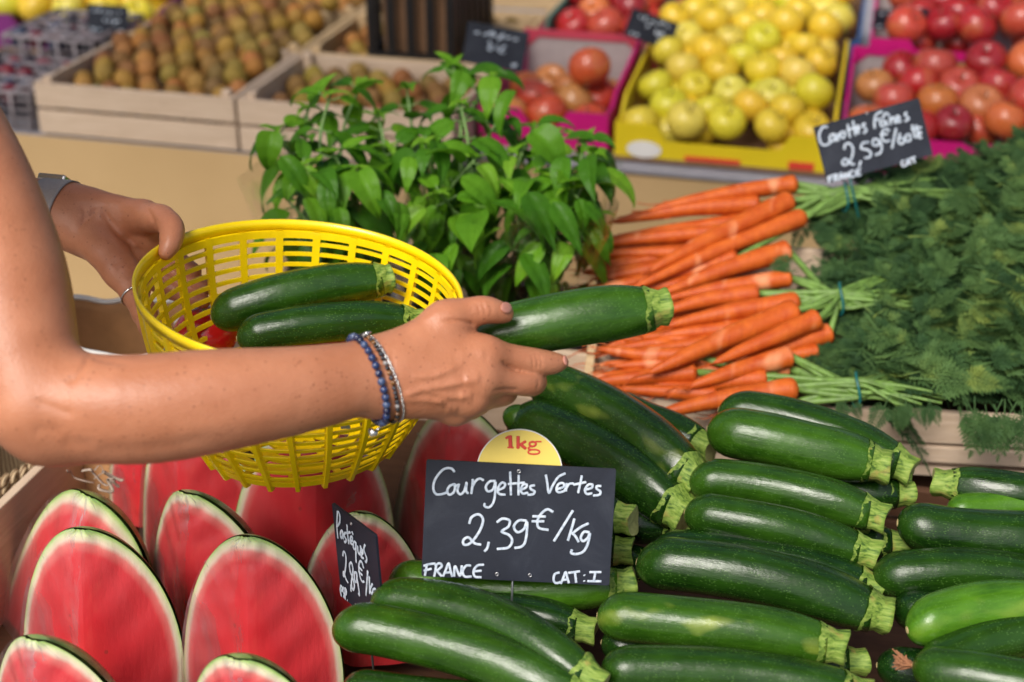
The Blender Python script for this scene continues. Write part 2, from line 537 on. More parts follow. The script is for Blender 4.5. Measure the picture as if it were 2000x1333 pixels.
MAT['hair'] = simple('brown_hair', (.06, .03, .015), .5, var=.5, scale=120, bump=.6)
MAT['soil'] = simple('potting_soil', (.03, .02, .012), .95, bump=.5)
MAT['pot'] = simple('brown_plastic_pot', (.06, .03, .02), .5)
MAT['awning'] = simple('beige_canvas', (.42, .33, .24), .9)
t = NT('market_paving').set(rough=.9)
v = t.coords()
t.base(t.ramp(t.noise(v, 30, 6), [(.3, (.10, .095, .09)), (.7, (.20, .19, .18))])); t.bump(t.noise(v, 120, 4), .4, .004)
MAT['paving'] = t.m
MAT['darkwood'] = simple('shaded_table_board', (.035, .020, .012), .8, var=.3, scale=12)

def wood_y(src, name):
    m = MAT[src].copy(); m.name = name
    for nd in m.node_tree.nodes:
        if nd.type == 'MAPPING' and nd.inputs['Scale'].default_value[1] > 5:
            nd.inputs['Scale'].default_value = (9, 1, 9)
    MAT[name] = m
wood_y('wood', 'pale_poplar_side'); wood_y('wood2', 'yellow_pine_side'); wood_y('wooddark', 'brown_board_side')

# ------------------------------------------------------------------ setting
structure(MB().box((0, 3, -.05), (60, 60, .1)).build('ground', MAT['paving'], smooth=False))
structure(MB().box((0, 5.2, 2.62), (9, 3.4, .04)).build('roof', MAT['awning'], smooth=False))

structure(MB().box((0, 1.25, 2.36), (9, .58, .02)).build('added_shade_strip', MAT['awning'], smooth=False))  # unseen narrow awning strip, added and sized to shade the back stall
# ---- back stall: table with a tan cloth hanging in front
BT, BY = .73, 2.30          # table top height and front edge
t = thing('display_table', 'left hand back stall table under a tan cloth, carrying the kiwi crates', 'table', (-.4, BY, 0))
m = MB().box((-1.55, BY + .859, BT - .009), (1.70, 1.69, .014)); m.build('tabletop', MAT['greyedge'], t, False, .004)
def hanging_cloth(t, xa, xb, yf, top):
    nx, nz = 110, 14
    V = []; F = []
    for side in (0, 1):
        for i in range(nx + 1):
            x = xa + (xb - xa) * i / nx
            for k in range(nz + 1):
                z = .01 + (top - .01) * k / nz
                a = (1 - k / nz)
                y = yf + .008 - a * (.012 + .010 * math.sin(x * 5.1) + .006 * math.sin(x * 13 + 1)) + side * .004
                V.append((x, y, z))
    n1 = (nx + 1) * (nz + 1)
    for i in range(nx):
        for k in range(nz):
            q = (i * (nz + 1) + k, (i + 1) * (nz + 1) + k, (i + 1) * (nz + 1) + k + 1, i * (nz + 1) + k + 1)
            F.append(q); F.append(tuple(n1 + j for j in q[::-1]))
    mk('cloth', V, F, MAT['cloth'], t)
hanging_cloth(t, -2.4, -.70, BY, BT - .001)
for x in (-2.3, -.8):
    for y in (BY + .1, BY + 1.55):
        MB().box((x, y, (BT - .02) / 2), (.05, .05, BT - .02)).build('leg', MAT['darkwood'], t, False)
BY2 = 2.428
t = thing('display_table', 'right hand back stall table with a grey edge, carrying the apple boxes', 'table', (.65, BY2, 0))
MB().box((.653, BY2 + .80, BT - .009), (2.69, 1.60, .016)).build('tabletop', MAT['greyedge'], t, False, .004)
hanging_cloth(t, -.69, 2.0, BY2, BT - .020)
for x in (-.6, 1.9):
    for y in (BY2 + .1, BY2 + 1.5):
        MB().box((x, y, (BT - .03) / 2), (.05, .05, BT - .03)).build('leg', MAT['darkwood'], t, False)
# ---- front stall
FT = .66
t = thing('display_table', 'front stall table carrying the melon, courgette and carrot crates', 'table', (.2, .9, 0))
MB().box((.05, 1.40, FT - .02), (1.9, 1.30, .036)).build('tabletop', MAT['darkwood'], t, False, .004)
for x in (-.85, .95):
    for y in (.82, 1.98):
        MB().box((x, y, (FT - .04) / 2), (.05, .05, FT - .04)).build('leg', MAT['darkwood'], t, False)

# ---- wooden crates
def crate(label, x0, x1, y0, y1, z0, h, mat='wood', group=None, slats=2, hf=None, cat='crate'):
    """thin-board produce crate; hf = height of the front end when it is lower"""
    hf = hf or h
    t = thing('wooden_crate', label, cat, ((x0 + x1) / 2, y0, z0), group)
    side = {'wood': 'pale_poplar_side', 'wood2': 'yellow_pine_side', 'wooddark': 'brown_board_side'}[mat]
    th = .011
    MB().box(((x0 + x1) / 2, (y0 + y1) / 2, z0 + .006), (x1 - x0 - .004, y1 - y0 - .004, .008)).build('base_board', MAT['wooddark'], t, False)
    for x in (x0 + th / 2, x1 - th / 2):
        m = MB().box((x, (y0 + y1) / 2, z0 + h / 2 + .003), (th, y1 - y0 - 2 * th - .002, h - .006))
        m.build('side_board', MAT[side], t, False, .0015)
    for y, hh in ((y0 + th / 2, hf), (y1 - th / 2, h)):
        gap = .006
        sh = (hh - gap * (slats - 1)) / slats
        m = MB()
        for k in range(slats):
            m.box(((x0 + x1) / 2, y, z0 + sh / 2 + k * (sh + gap)), (x1 - x0, th, sh - .001))
        m.build('end_board', MAT[mat], t, False, .0015)
    for x, s in ((x0 + th, 1), (x1 - th, -1)):
        for y, q in ((y0 + th, 1), (y1 - th, -1)):
            MB().box((x + s * .011, y + q * .011, z0 + h / 2 + .009), (.018, .018, h)).build('corner_post', MAT[mat], t, False, .0015)
    return t
KX = (-1.535, -1.118, -.700)
KY = (2.315, 2.640, 2.965, 3.290)
CH = .100
def nm(i, j):
    return ['left', 'right'][i], ['front', 'second', 'third', 'fourth'][j]
for i in range(2):
    for j in range(4 if i == 0 else 3):
        a, b = nm(i, j)
        where = {(0, 0): 'pale wooden crate of kiwis at the front left corner of the back stall', (0, 1): 'pale wooden kiwi crate directly behind the front left one', (0, 2): 'pale wooden kiwi crate third from the front in the left column', (0, 3): 'pale wooden kiwi crate farthest back in the left column', (1, 0): 'pale wooden kiwi crate behind the basil, front of the right column', (1, 1): 'pale wooden kiwi crate holding up the black plastic crate', (1, 2): 'pale wooden crate of kiwis behind the black plastic crate'}[(i, j)]
        crate(where, KX[i] + .003, KX[i + 1] - .003, KY[j], KY[j + 1] - .006 if j < 3 else 3.61, BT + .003, CH, 'wood' if j == 0 else 'wood2', 'kiwi crates on the back stall')

# ---- fruit
def apple_mesh(name, mat, R=.039, sq=.92):
    prof = []
    for k in range(17):
        a = math.pi * k / 16
        r = R * math.sin(a) * (1 + .06 * math.cos(a))
        z = R * sq * math.cos(a)
        z -= .34 * R * math.exp(-(r / (R * .32)) ** 2) * (1 if k < 8 else -.7)
        prof.append((max(r, .0004), z))
    m = MB().lathe(prof[::-1], 20)
    me_o = m.build(name, mat, None, True)
    return me_o
def fruit_part_stem(parent, R):
    z = R * .58
    o = MB().tube([(0, 0, z), (.001, .001, z + .008), (.004, .001, z + .017)], [.0013, .0011, .0016], 6).build('stalk', MAT['fstem'], parent, local=True)
    return o
rnd = random.Random(5)
def copy_fruit(src, kids, loc, rot, s, col, label, cat, group):
    o = src.copy(); C.objects.link(o)
    o.location = loc; o.rotation_euler = rot; o.scale = (s, s, s * rnd.uniform(.93, 1.05))
    o.color = (*col, 1)
    tag(o, label, cat, group)
    for k in kids:
        c = k.copy(); C.objects.link(c); c.parent = o
    return o
protos = {}
def proto(kind):
    if kind not in protos:
        if kind == 'kiwi':
            m = MB().sphere((0, 0, 0), (.0208, .0208, .0262), 16, 11)
            m.sphere((0, 0, .0256), (.0035, .0035, .0025), 8, 5)
            o = m.build('kiwi', MAT['kiwi']); kids = []
        elif kind == 'apple_y':
            o = apple_mesh('yellow_apple', MAT['apple_y']); kids = [fruit_part_stem(o, .039)]
        elif kind == 'apple_r':
            o = apple_mesh('red_apple', MAT['apple_r'], .0385); kids = [fruit_part_stem(o, .0385)]
        elif kind == 'plum':
            o = MB().sphere((0, 0, 0), (.019, .019, .022), 12, 9).build('plum', MAT['plum']); kids = []
        protos[kind] = (o, kids, [True])
    return protos[kind]
def put(kind, loc, col, label, cat, group, s=1.0, tilt=None):
    o, kids, first = proto(kind)
    rot = tilt or (rnd.uniform(-.7, .7), rnd.uniform(-.7, .7), rnd.uniform(0, 6.28))
    if kind == 'kiwi':
        rot = (rnd.uniform(-.1, .9), rnd.uniform(-.4, .4), rnd.uniform(-.6, .6))
    if first[0]:
        first[0] = False
        o.location = loc; o.rotation_euler = rot; o.scale = (s, s, s); o.color = (*col, 1)
        tag(o, label, cat, group)
        return o
    return copy_fruit(o, kids, loc, rot, s * rnd.uniform(.92, 1.06), col, label, cat, group)
def heap(kind, x0, x1, y0, y1, zf, pitch, cols, label, cat, group, s=1.0, under=True, seed=1, skip=None, jz=.009):
    global rnd
    rnd = random.Random(seed)
    n = max(1, round((x1 - x0) / pitch)); px = (x1 - x0) / n
    k = 0; y = y0 + pitch * .5
    while y < y1 - pitch * .35:
        for i in range(n - (k % 2)):
            x = x0 + px * (i + .5 + (k % 2) * .5)
            for lay in ((0, 1) if under else (0,)):
                xx = x + rnd.uniform(-.12, .12) * pitch + lay * px * .5
                yy = y + rnd.uniform(-.12, .12) * pitch + lay * pitch * .45
                if lay and (xx > x1 - pitch * .4 or rnd.random() < .35): continue
                z = zf(xx, yy) + rnd.uniform(-jz, jz) - lay * pitch * .52
                if skip and skip(xx, yy): continue
                put(kind, (xx, yy, z), cols(rnd), label, cat, group, s)
        y += pitch * .88; k += 1
kiwi_c = lambda r: tuple(a * r.uniform(.75, 1.2) for a in ((.36, .195, .036) if r.random() < .62 else (.23, .115, .028)))
yel_c = lambda r: tuple(min(.95, a * r.uniform(.98, 1.14)) for a in r.choice([(.78, .62, .045), (.80, .58, .035), (.70, .61, .035), (.78, .64, .09), (.80, .56, .03)]))
red_c = lambda r: tuple(a * r.uniform(.85, 1.15) for a in r.choice([(.45, .016, .022), (.52, .03, .03), (.36, .010, .02), (.55, .07, .045)]))
ora_c = lambda r: tuple(a * r.uniform(.85, 1.15) for a in r.choice([(.55, .07, .03), (.62, .16, .04), (.48, .035, .025), (.60, .22, .06)]))
kw = {(0, 0): ('brown kiwi in the front left wooden crate', 'kiwis in the front left crate'), (0, 1): ('brown kiwi in the crate behind the front left one', 'kiwis in the second left crate'), (0, 2): ('brown kiwi in the third crate back on the left', 'kiwis in the third left crate'),
      (1, 0): ('brown kiwi in the front crate behind the basil', 'kiwis in the front right crate'), (1, 1): ('brown kiwi around the black plastic crate', 'kiwis by the black crate'), (1, 2): ('brown kiwi in the far crate behind the black plastic crate', 'kiwis in the far right crate')}
for (i, j), (lab, grp) in kw.items():
    x0, x1 = KX[i] + .018, KX[i + 1] - .018
    y0, y1 = KY[j] + .014, KY[j + 1] - .02
    base = BT + .046
    if i == 0:
        zf = (lambda x, y, y0=y0: base + .012 + (y - y0) / .30 * .062) if j == 0 else (lambda x, y, y0=y0: base + .035 + (y - y0) / .30 * .05)
    else:
        zf = lambda x, y, y0=y0: base + .002 + (y - y0) / .30 * .03
    sk = None
    if j == 2: sk = lambda x, y, y0=y0: y > y0 + (.20 if x < -1.1 else .12)
    if (i, j) == (1, 1): sk = lambda x, y: -1.0 < x < -.79 and y > 2.66
    heap('kiwi', x0, x1, y0, y1, zf, .0455, kiwi_c, lab, 'kiwi', grp, 1.0, (i, j) == (0, 0), 10 + i * 7 + j, sk)

# ---- cardboard fruit trays
def tray(name, label, x0, x1, y0, y1, z0, hf, hb, out, inn, rim=None, group=None, logo=None, cat='fruit box', hs=None):
    t = thing(name, label, cat, ((x0 + x1) / 2, y0, z0), group)
    th = .006
    MB().box(((x0 + x1) / 2, (y0 + y1) / 2, z0 + .004), (x1 - x0, y1 - y0, .006)).build('base', inn, t, False)
    # front wall with lower middle, back wall with hand hole, side walls
    def wall(nm_, poly, y, matl, thk=th):
        n = len(poly)
        V = [(px, y, pz) for px, pz in poly] + [(px, y + thk, pz) for px, pz in poly]
        F = [tuple(range(n)), tuple(range(2 * n - 1, n - 1, -1))] + [(i, (i + 1) % n + 0, (i + 1) % n + n, i + n) for i in range(n)]
        return mk(nm_, V, F, matl, t, False)
    w = x1 - x0; c = .075
    zb = z0 + .008
    wall('front_wall', [(x0, zb), (x1, zb), (x1, z0 + hf + .03), (x1 - c, z0 + hf + .03), (x1 - c - .02, z0 + hf), (x0 + c + .02, z0 + hf), (x0 + c, z0 + hf + .03), (x0, z0 + hf + .03)], y0, out)
    bw = wall('back_wall', [(x0, zb), (x1, zb), (x1, z0 + hb), (x0, z0 + hb)], y1 - th, inn)
    if rim is not None:
        V = [(x0 + .004, z0 + hb - .035), (x0 + .03, z0 + hb - .012), (x1 - .03, z0 + hb - .012), (x1 - .004, z0 + hb - .035), (x1, z0 + hb + .004), (x0, z0 + hb + .004)]
        wall('printed_rim', V, y1 - th - .0035, rim, .003)
        xm = (x0 + x1) / 2
        MB().box((xm, y1 - th - .006, z0 + hb - .007), (.052, .003, .014)).build('hand_hole', MAT['cardbrown'], bw, False)
    hs = hs or hb
    for x in (x0, x1 - th):
        V = [(x, y0 + th, zb), (x, y1 - th, zb), (x, y1 - th, z0 + hb), (x, y0 + .09, z0 + hs * .75), (x, y0 + .05, z0 + hf + .03), (x, y0 + th, z0 + hf + .03)]
        V = V + [(a + th, b_, c_) for a, b_, c_ in V]
        n = 6
        F = [tuple(range(n)), tuple(range(2 * n - 1, n - 1, -1))] + [(i, (i + 1) % n, (i + 1) % n + n, i + n) for i in range(n)]
        mk('side_wall', V, F, out, t, False)
    return t
# yellow apple box at the front, second one behind
YX0, YX1 = -.435, -.045
t = tray('cardboard_tray', 'yellow printed cardboard box heaped with yellow apples, front of the back stall', YX0, YX1, 2.445, 2.90, BT + .003, .040, .13, MAT['cardyellow'], MAT['cardbrown'], None, 'yellow apple boxes')
for (ax, bx, az, bz) in ((.13, .23, .010, .018), (.315, .36, .010, .024)):
    MB().box((YX0 + (ax + bx) / 2, 2.4435, BT + (az + bz) / 2 + .003), (bx - ax, .002, bz - az)).build('red_print', MAT['redprint'], t, False)
V = [(.055 + .032 * math.cos(a), .024 + .016 * math.sin(a)) for a in np.linspace(0, 2 * math.pi, 20, endpoint=False)]
lg = mk('oval_emblem', [(YX0 + a, 2.4435 - s, BT + .003 + b) for s in (0, .001) for a, b in V], [tuple(range(20)), tuple(range(39, 19, -1))] + [(i, (i + 1) % 20, (i + 1) % 20 + 20, i + 20) for i in range(20)], MAT['white'], t, False)
mm = MB()
for k in range(5):
    mm.tube([(YX0 + .033 + k * .010, 2.441, BT + .020 + .002 * (k % 2)), (YX0 + .039 + k * .010, 2.441, BT + .034 - .002 * (k % 2))], .0022, 6)
mm.build('emblem_stripes', MAT['redprint'], lg)
heap('apple_y', YX0 + .012, YX1 - .010, 2.452, 2.885, lambda x, y: BT + .064 + (y - 2.45) * .25 - .10 * abs(x + .24) ** 1.5, .0695, yel_c, 'yellow apple heaped in the front yellow box', 'apple', 'yellow apples in the front box', .90, True, 31)
tray('cardboard_tray', 'yellow apple box with blue sides behind the front yellow box', YX0 + .02, YX1 + .02, 2.925, 3.36, BT + .003, .09, .13, MAT['cardblue'], MAT['cardbrown'], None, 'yellow apple boxes')
heap('apple_y', YX0 + .04, YX1 - .0, 2.94, 3.28, lambda x, y: BT + .150 + (y - 2.94) * .16, .072, yel_c, 'yellow apple in the box behind the front yellow box', 'apple', 'yellow apples in the rear box', .92, True, 32)
# blue side card between the yellow and the red apples
# pink boxes of bicoloured apples between the kiwis and the yellow apples
PX0, PX1 = -.69, -.448
tray('cardboard_tray', 'magenta cardboard box of red and orange apples left of the yellow apples', PX0, PX1, 2.445, 2.80, BT + .003, .052, .135, MAT['cardpink'], MAT['cardgrey'], MAT['cardred'], 'pink apple boxes')
heap('apple_r', PX0 + .012, PX1 - .012, 2.452, 2.76, lambda x, y: BT + .060 + (y - 2.45) * .03, .078, ora_c, 'orange red apple in the magenta box left of the yellow apples', 'apple', 'apples in the magenta box', 1.0, True, 41)
tray('cardboard_tray', 'rose cardboard box of red apples with a green liner behind the magenta box', PX0 + .02, PX1 + .03, 2.82, 3.22, BT + .003, .10, .15, MAT['cardred'], MAT['cardgrey'], None, 'pink apple boxes')
MB().box((PX0 + .035, 2.99, BT + .12), (.006, .36, .09), Matrix.Rotation(.25, 3, 'Y')).build('green_liner', MAT['greencard'], bpy.data.objects['cardboard_tray.003'], False)
heap('apple_r', PX0 + .05, PX1 + .02, 2.83, 3.20, lambda x, y: BT + .135 + (y - 2.82) * .14, .077, lambda r: red_c(r) if r.random() < .6 else ora_c(r), 'red apple in the rear box behind the grey back panel', 'apple', 'apples in the rose box', 1.0, True, 42)
put('apple_r', (-.515, 2.60, BT + .125), (.60, .10, .03), 'single large orange apple lying on top in the magenta box, against the grey back panel', 'apple', 'apples in the magenta box', 1.08)
# red apples at the right
RX0, RX1 = -.035, .36
tray('cardboard_tray', 'magenta cardboard box of red apples at the right end of the back stall', RX0, RX1, 2.465, 2.81, BT + .003, .075, .14, MAT['cardpink'], MAT['cardgrey'], MAT['cardpink'], 'pink apple boxes')
heap('apple_r', RX0 + .012, RX1 - .012, 2.472, 2.795, lambda x, y: BT + .085 + (y - 2.47) * .20 + .12 * max(0, x - .1), .0765, lambda r: red_c(r) if r.random() < .75 else ora_c(r), 'red apple in the front magenta box behind the carrot sign', 'apple', 'red apples in the right front box', 1.0, True, 51)
tray('cardboard_tray', 'magenta cardboard box of red apples behind the right front box', RX0 + .03, RX1 + .03, 2.825, 3.2, BT + .003, .125, .17, MAT['cardpink'], MAT['cardgrey'], None, 'pink apple boxes')
heap('apple_r', RX0 + .05, RX1 + .02, 2.84, 3.15, lambda x, y: BT + .165 + (y - 2.84) * .16 + .1 * max(0, x - .1), .0765, lambda r: red_c(r), 'red apple in the rear magenta box at the top right', 'apple', 'red apples in the right rear box', 1.0, True, 52)
# top left: yellow fruit box behind the punnets
tray('cardboard_tray', 'purple box of yellow apples at the top left corner', -1.97, -1.56, 2.815, 3.20, BT + .003, .055, .13, MAT['cardpurple'], MAT['cardbrown'], None, None)
heap('apple_y', -1.96, -1.57, 2.822, 3.17, lambda x, y: BT + .092 + (y - 2.82) * .12, .078, yel_c, 'yellow apple in the purple box at the top left', 'apple', 'yellow apples in the purple box', 1.0, True, 61)
# white lattice punnets of dark fruit at the far left
def punnet(x0, x1, y0, y1, z0, h, label, seed):
    t = thing('plastic_punnet', label, 'punnet', ((x0 + x1) / 2, y0, z0), 'white lattice punnets')
    m = MB(); nb = 6
    for s in range(5):
        z = z0 + .004 + h * s / 4
        m.tube([(x0, y0, z), (x1, y0, z), (x1, y1, z), (x0, y1, z)], .0036, 6, closed=True)
    for k in range(nb):
        a = k / (nb - 1)
        m.tube([(x0 + (x1 - x0) * a, y0, z0), (x0 + (x1 - x0) * a, y0, z0 + h)], .0036, 6)
        m.tube([(x0, y0 + (y1 - y0) * a, z0), (x0, y0 + (y1 - y0) * a, z0 + h)], .0036, 6)
        m.tube([(x1, y0 + (y1 - y0) * a, z0), (x1, y0 + (y1 - y0) * a, z0 + h)], .0036, 6)
        m.tube([(x0 + (x1 - x0) * a, y1, z0), (x0 + (x1 - x0) * a, y1, z0 + h)], .0036, 6)
    m.build('lattice', MAT['punnet'], t)
    # lattice lid sloping over the fruit
    l = MB()
    for k in range(nb):
        a = k / (nb - 1)
        l.tube([(x0 + (x1 - x0) * a, y0, z0 + h), (x0 + (x1 - x0) * a, y1, z0 + h)], .0040, 6)
        l.tube([(x0, y0 + (y1 - y0) * a, z0 + h + .001), (x1, y0 + (y1 - y0) * a, z0 + h + .001)], .0040, 6)
    l.build('lid', MAT['punnet'], t)
    r = random.Random(seed)
    cols = lambda q: q.choice([(.012, .010, .016), (.16, .006, .018), (.04, .055, .10), (.20, .010, .02), (.02, .012, .02)])
    heap('plum', x0 + .006, x1 - .006, y0 + .006, y1 - .006, lambda x, y: z0 + h - .016, .041, cols, 'dark plum inside the ' + label, 'plum', 'plums in the ' + label, 1.0, False, seed)
punnet(-1.76, -1.555, 2.33, 2.56, BT + .003, .070, 'white lattice punnet beside the front left kiwi crate', 71)
punnet(-1.76, -1.555, 2.58, 2.80, BT + .003, .105, 'white lattice punnet against the purple box', 72)
MB()
# black slatted plastic crate standing on the kiwis
bx0, bx1, by0, by1, bz0, bz1 = -.985, -.80, 2.665, 2.955, BT + .085, BT + .36
t = thing('plastic_crate', 'black slatted plastic crate standing among the kiwis', 'crate', ((bx0 + bx1) / 2, by0, bz0))
for nm_, ax in (('front_panel', 'f'), ('back_panel', 'b'), ('left_panel', 'l'), ('right_panel', 'r')):
    m = MB()
    if ax in 'fb':
        y = by0 if ax == 'f' else by1
        for z in (bz0 + .012, bz1 - .012): m.box(((bx0 + bx1) / 2, y, z), (bx1 - bx0, .010, .024))
        for k in range(5): m.box((bx0 + .010 + (bx1 - bx0 - .02) * k / 4, y + .0005, (bz0 + bz1) / 2), (.017, .008, bz1 - bz0 - .05))
    else:
        x = bx0 + .005 if ax == 'l' else bx1 - .005
        for z in (bz0 + .012, bz1 - .012): m.box((x, (by0 + by1) / 2, z), (.0095, by1 - by0 - .012, .024))
        for k in range(7): m.box((x + .0005, by0 + .015 + (by1 - by0 - .03) * k / 6, (bz0 + bz1) / 2), (.008, .016, bz1 - bz0 - .05))
    m.build(nm_, MAT['blackplastic'], t, False)
MB().box(((bx0 + bx1) / 2, (by0 + by1) / 2, bz0 + .004), (bx1 - bx0 - .012, by1 - by0 - .012, .006)).build('base', MAT['blackplastic'], t, False)
tag(MB().box(((bx0 + bx1) / 2, (by0 + by1) / 2, bz0 + .11), (bx1 - bx0 - .05, by1 - by0 - .05, .19)).build('cardboard_carton', MAT['cardbrown'], None, False, .006), 'brown cardboard carton inside the black slatted crate', 'carton')

# ------------------------------------------------------------------ person (implicit surface -> one mesh)
class Field:
    """signed distance grid in camera-aligned axes (right, up, forward)"""
    def __init__(s, lo, hi, h, axes):
        s.h = h; s.lo = np.array(lo, float); s.A = axes      # axes rows
        s.n = np.ceil((np.array(hi) - s.lo) / h).astype(int) + 1
        s.f = np.full(s.n, 1.0, np.float32)
def smin(a, b, k):
    if k <= 0: return np.minimum(a, b)
    h = np.maximum(k - np.abs(a - b), 0) / k
    return np.minimum(a, b) - h * h * k * .25
def cone_sd(p, a, b, r1, r2):
    ba = b - a; l2 = ba @ ba
    rr = r1 - r2; a2 = l2 - rr * rr; il2 = 1.0 / l2
    pa = p - a
    y = pa @ ba
    z = y - l2
    q = pa * l2 - y[..., None] * ba
    x2 = np.einsum('...i,...i', q, q)
    y2 = y * y * l2; z2 = z * z * l2
    k = np.sign(rr) * rr * rr * x2
    d = (np.sqrt(np.maximum(x2 * a2 * il2, 0)) + y * rr) * il2 - r1
    m1 = np.sign(z) * a2 * z2 > k
    d = np.where(m1, np.sqrt(x2 + z2) * il2 - r2, d)
    m2 = np.sign(y) * a2 * y2 < k
    d = np.where(m2 & ~m1, np.sqrt(x2 + y2) * il2 - r1, d)
    return d
def chain_sd(p, cones):
    d = None
    for c in cones:
        e = cone_sd(p, *c)
        d = e if d is None else np.minimum(d, e)
    return d
def prim_sd(p, pr):
    return cone_sd(p, *pr[1:]) if pr[0] == 'c' else chain_sd(p, pr[1]) if pr[0] == 'k' else ell_sd(p, *pr[1:])
def prim_box(pr):
    if pr[0] == 'c': return np.minimum(pr[1] - pr[3], pr[2] - pr[4]), np.maximum(pr[1] + pr[3], pr[2] + pr[4])
    if pr[0] == 'k':
        q = [prim_box(('c', *c)) for c in pr[1]]
        return np.min([a for a, _ in q], 0), np.max([b for _, b in q], 0)
    return pr[1] - max(pr[2]), pr[1] + max(pr[2])
def ell_sd(p, c, r, R):
    q = (p - c) @ R
    k0 = np.linalg.norm(q / r, axis=-1)
    return (k0 - 1.0) * min(r) * (.6 + .4 * k0 ** 0)
class Body:
    """groups of primitives: within a group smooth union, groups merge into the trunk with their own k"""
    def __init__(s): s.groups = []
    def group(s, prims, k, kj): s.groups.append((prims, k, kj)); return s
    def evalp(s, p):
        out = None
        for prims, k, kj in s.groups:
            g = None
            for pr in prims:
                d = prim_sd(p, pr)
                g = d if g is None else smin(g, d, k)
            if out is None: out = g; first = g
            else: out = np.minimum(out, smin(first, g, kj))
        return out
    def bounds(s):
        lo = np.full(3, 9e9); hi = -lo
        for prims, _, _ in s.groups:
            for pr in prims:
                l, u = prim_box(pr)
                lo = np.minimum(lo, l); hi = np.maximum(hi, u)
        return lo, hi
    def mesh(s, h):
        lo, hi = s.bounds(); lo = lo - 3 * h; hi = hi + 3 * h
        n = np.ceil((hi - lo) / h).astype(int) + 1
        def fill(prims, k):
            f = np.full(n, .05, np.float32)
            for pr in prims:
                l, u = prim_box(pr)
                mar = k + .012 + 3 * h
                i0 = np.maximum(((l - mar - lo) / h).astype(int), 0); i1 = np.minimum(((u + mar - lo) / h).astype(int) + 2, n)
                ax = [lo[d] + h * np.arange(i0[d], i1[d]) for d in range(3)]
                g = np.stack(np.meshgrid(*ax, indexing='ij'), -1)
                if pr[0] == 'k':
                    d = np.full(g.shape[:3], .05)
                    for cn in pr[1]:
                        cl, cu_ = prim_box(('c', *cn))
                        j0 = np.maximum(((cl - mar - lo) / h).astype(int), i0) - i0; j1 = np.minimum(((cu_ + mar - lo) / h).astype(int) + 2, i1) - i0
                        q_ = tuple(slice(j0[e], j1[e]) for e in range(3))
                        d[q_] = np.minimum(d[q_], cone_sd(g[q_], *cn))
                else:
                    d = prim_sd(g, pr)
                sl = tuple(slice(i0[q], i1[q]) for q in range(3))
                f[sl] = smin(f[sl], d.astype(np.float32), k)
            return f
        out = None
        for prims, k, kj in s.groups:
            g = fill(prims, k)
            if out is None: first = g; out = g.copy()
            else: out = np.minimum(out, smin(first, g, kj))
        return surface_nets(out, lo, h)
def surface_nets(f, lo, h):
    ins = f < 0
    nx, ny, nz = f.shape
    cnt = np.zeros((nx - 1, ny - 1, nz - 1), np.int8)
    for dx in (0, 1):
        for dy in (0, 1):
            for dz in (0, 1):
                cnt += ins[dx:nx - 1 + dx, dy:ny - 1 + dy, dz:nz - 1 + dz]
    act = (cnt > 0) & (cnt < 8)
    idx = np.full(act.shape, -1, np.int64)
    cells = np.argwhere(act)
    idx[act] = np.arange(len(cells))
    S = np.zeros((len(cells), 3)); W = np.zeros(len(cells))
    cor = [(a, b, c) for a in (0, 1) for b in (0, 1) for c in (0, 1)]
    for i, p in enumerate(cor):
        for q in cor[i + 1:]:
            if sum(abs(np.array(p) - np.array(q))) != 1: continue
            fa = f[cells[:, 0] + p[0], cells[:, 1] + p[1], cells[:, 2] + p[2]]
            fb = f[cells[:, 0] + q[0], cells[:, 1] + q[1], cells[:, 2] + q[2]]
            m = (fa < 0) != (fb < 0)
            tt = np.where(m, fa / np.where(m, fa - fb, 1), 0)
            pt = np.array(p)[None] + tt[:, None] * (np.array(q) - np.array(p))[None]
            S += np.where(m[:, None], pt, 0); W += m
    V = lo + h * (cells + S / W[:, None])
    F = []
    for ax in range(3):
        a1, a2 = (ax + 1) % 3, (ax + 2) % 3
        sl0 = [slice(None)] * 3; sl1 = [slice(None)] * 3
        sl0[ax] = slice(0, -1); sl1[ax] = slice(1, None)
        A = ins[tuple(sl0)]; B = ins[tuple(sl1)]
        e = np.argwhere(A != B)
        e = e[(e[:, a1] > 0) & (e[:, a2] > 0)]
        def at(o1, o2):
            k = e.copy(); k[:, a1] -= o1; k[:, a2] -= o2
            ok = np.all((k >= 0) & (k < np.array(idx.shape)), axis=1)
            r = np.full(len(k), -1); r[ok] = idx[k[ok, 0], k[ok, 1], k[ok, 2]]
            return r
        q = np.stack([at(0, 0), at(1, 0), at(1, 1), at(0, 1)], 1)
        fl = A[e[:, 0], e[:, 1], e[:, 2]]
        q[~fl] = q[~fl][:, ::-1]
        q = q[(q >= 0).all(1)]
        F.append(q)
    F = np.vstack(F)
    return V, F
def smooth_mesh(V, F, it=3, lam=.5):
    n = len(V)
    E = np.vstack([F[:, [0, 1]], F[:, [1, 2]], F[:, [2, 3]], F[:, [3, 0]]])
    deg = np.bincount(E.ravel(), minlength=n)[:, None]
    for k in range(it):
        for l in (lam, -lam * 1.03 if k else lam * .2):
            acc = np.zeros_like(V)
            for d in range(3):
                acc[:, d] = np.bincount(E[:, 0], V[E[:, 1], d], n) + np.bincount(E[:, 1], V[E[:, 0], d], n)
            V = V + l * (acc / deg - V)
    return V
def normals(V, F):
    n = np.cross(V[F[:, 2]] - V[F[:, 0]], V[F[:, 3]] - V[F[:, 1]])
    N = np.zeros_like(V)
    for k in range(4):
        for d in range(3):
            N[:, d] += np.bincount(F[:, k], n[:, d], len(V))
    return N / (np.linalg.norm(N, axis=1)[:, None] + 1e-12)
def cap(a, b, ra, rb):
    return ('c', np.array(a, float), np.array(b, float), ra, rb)
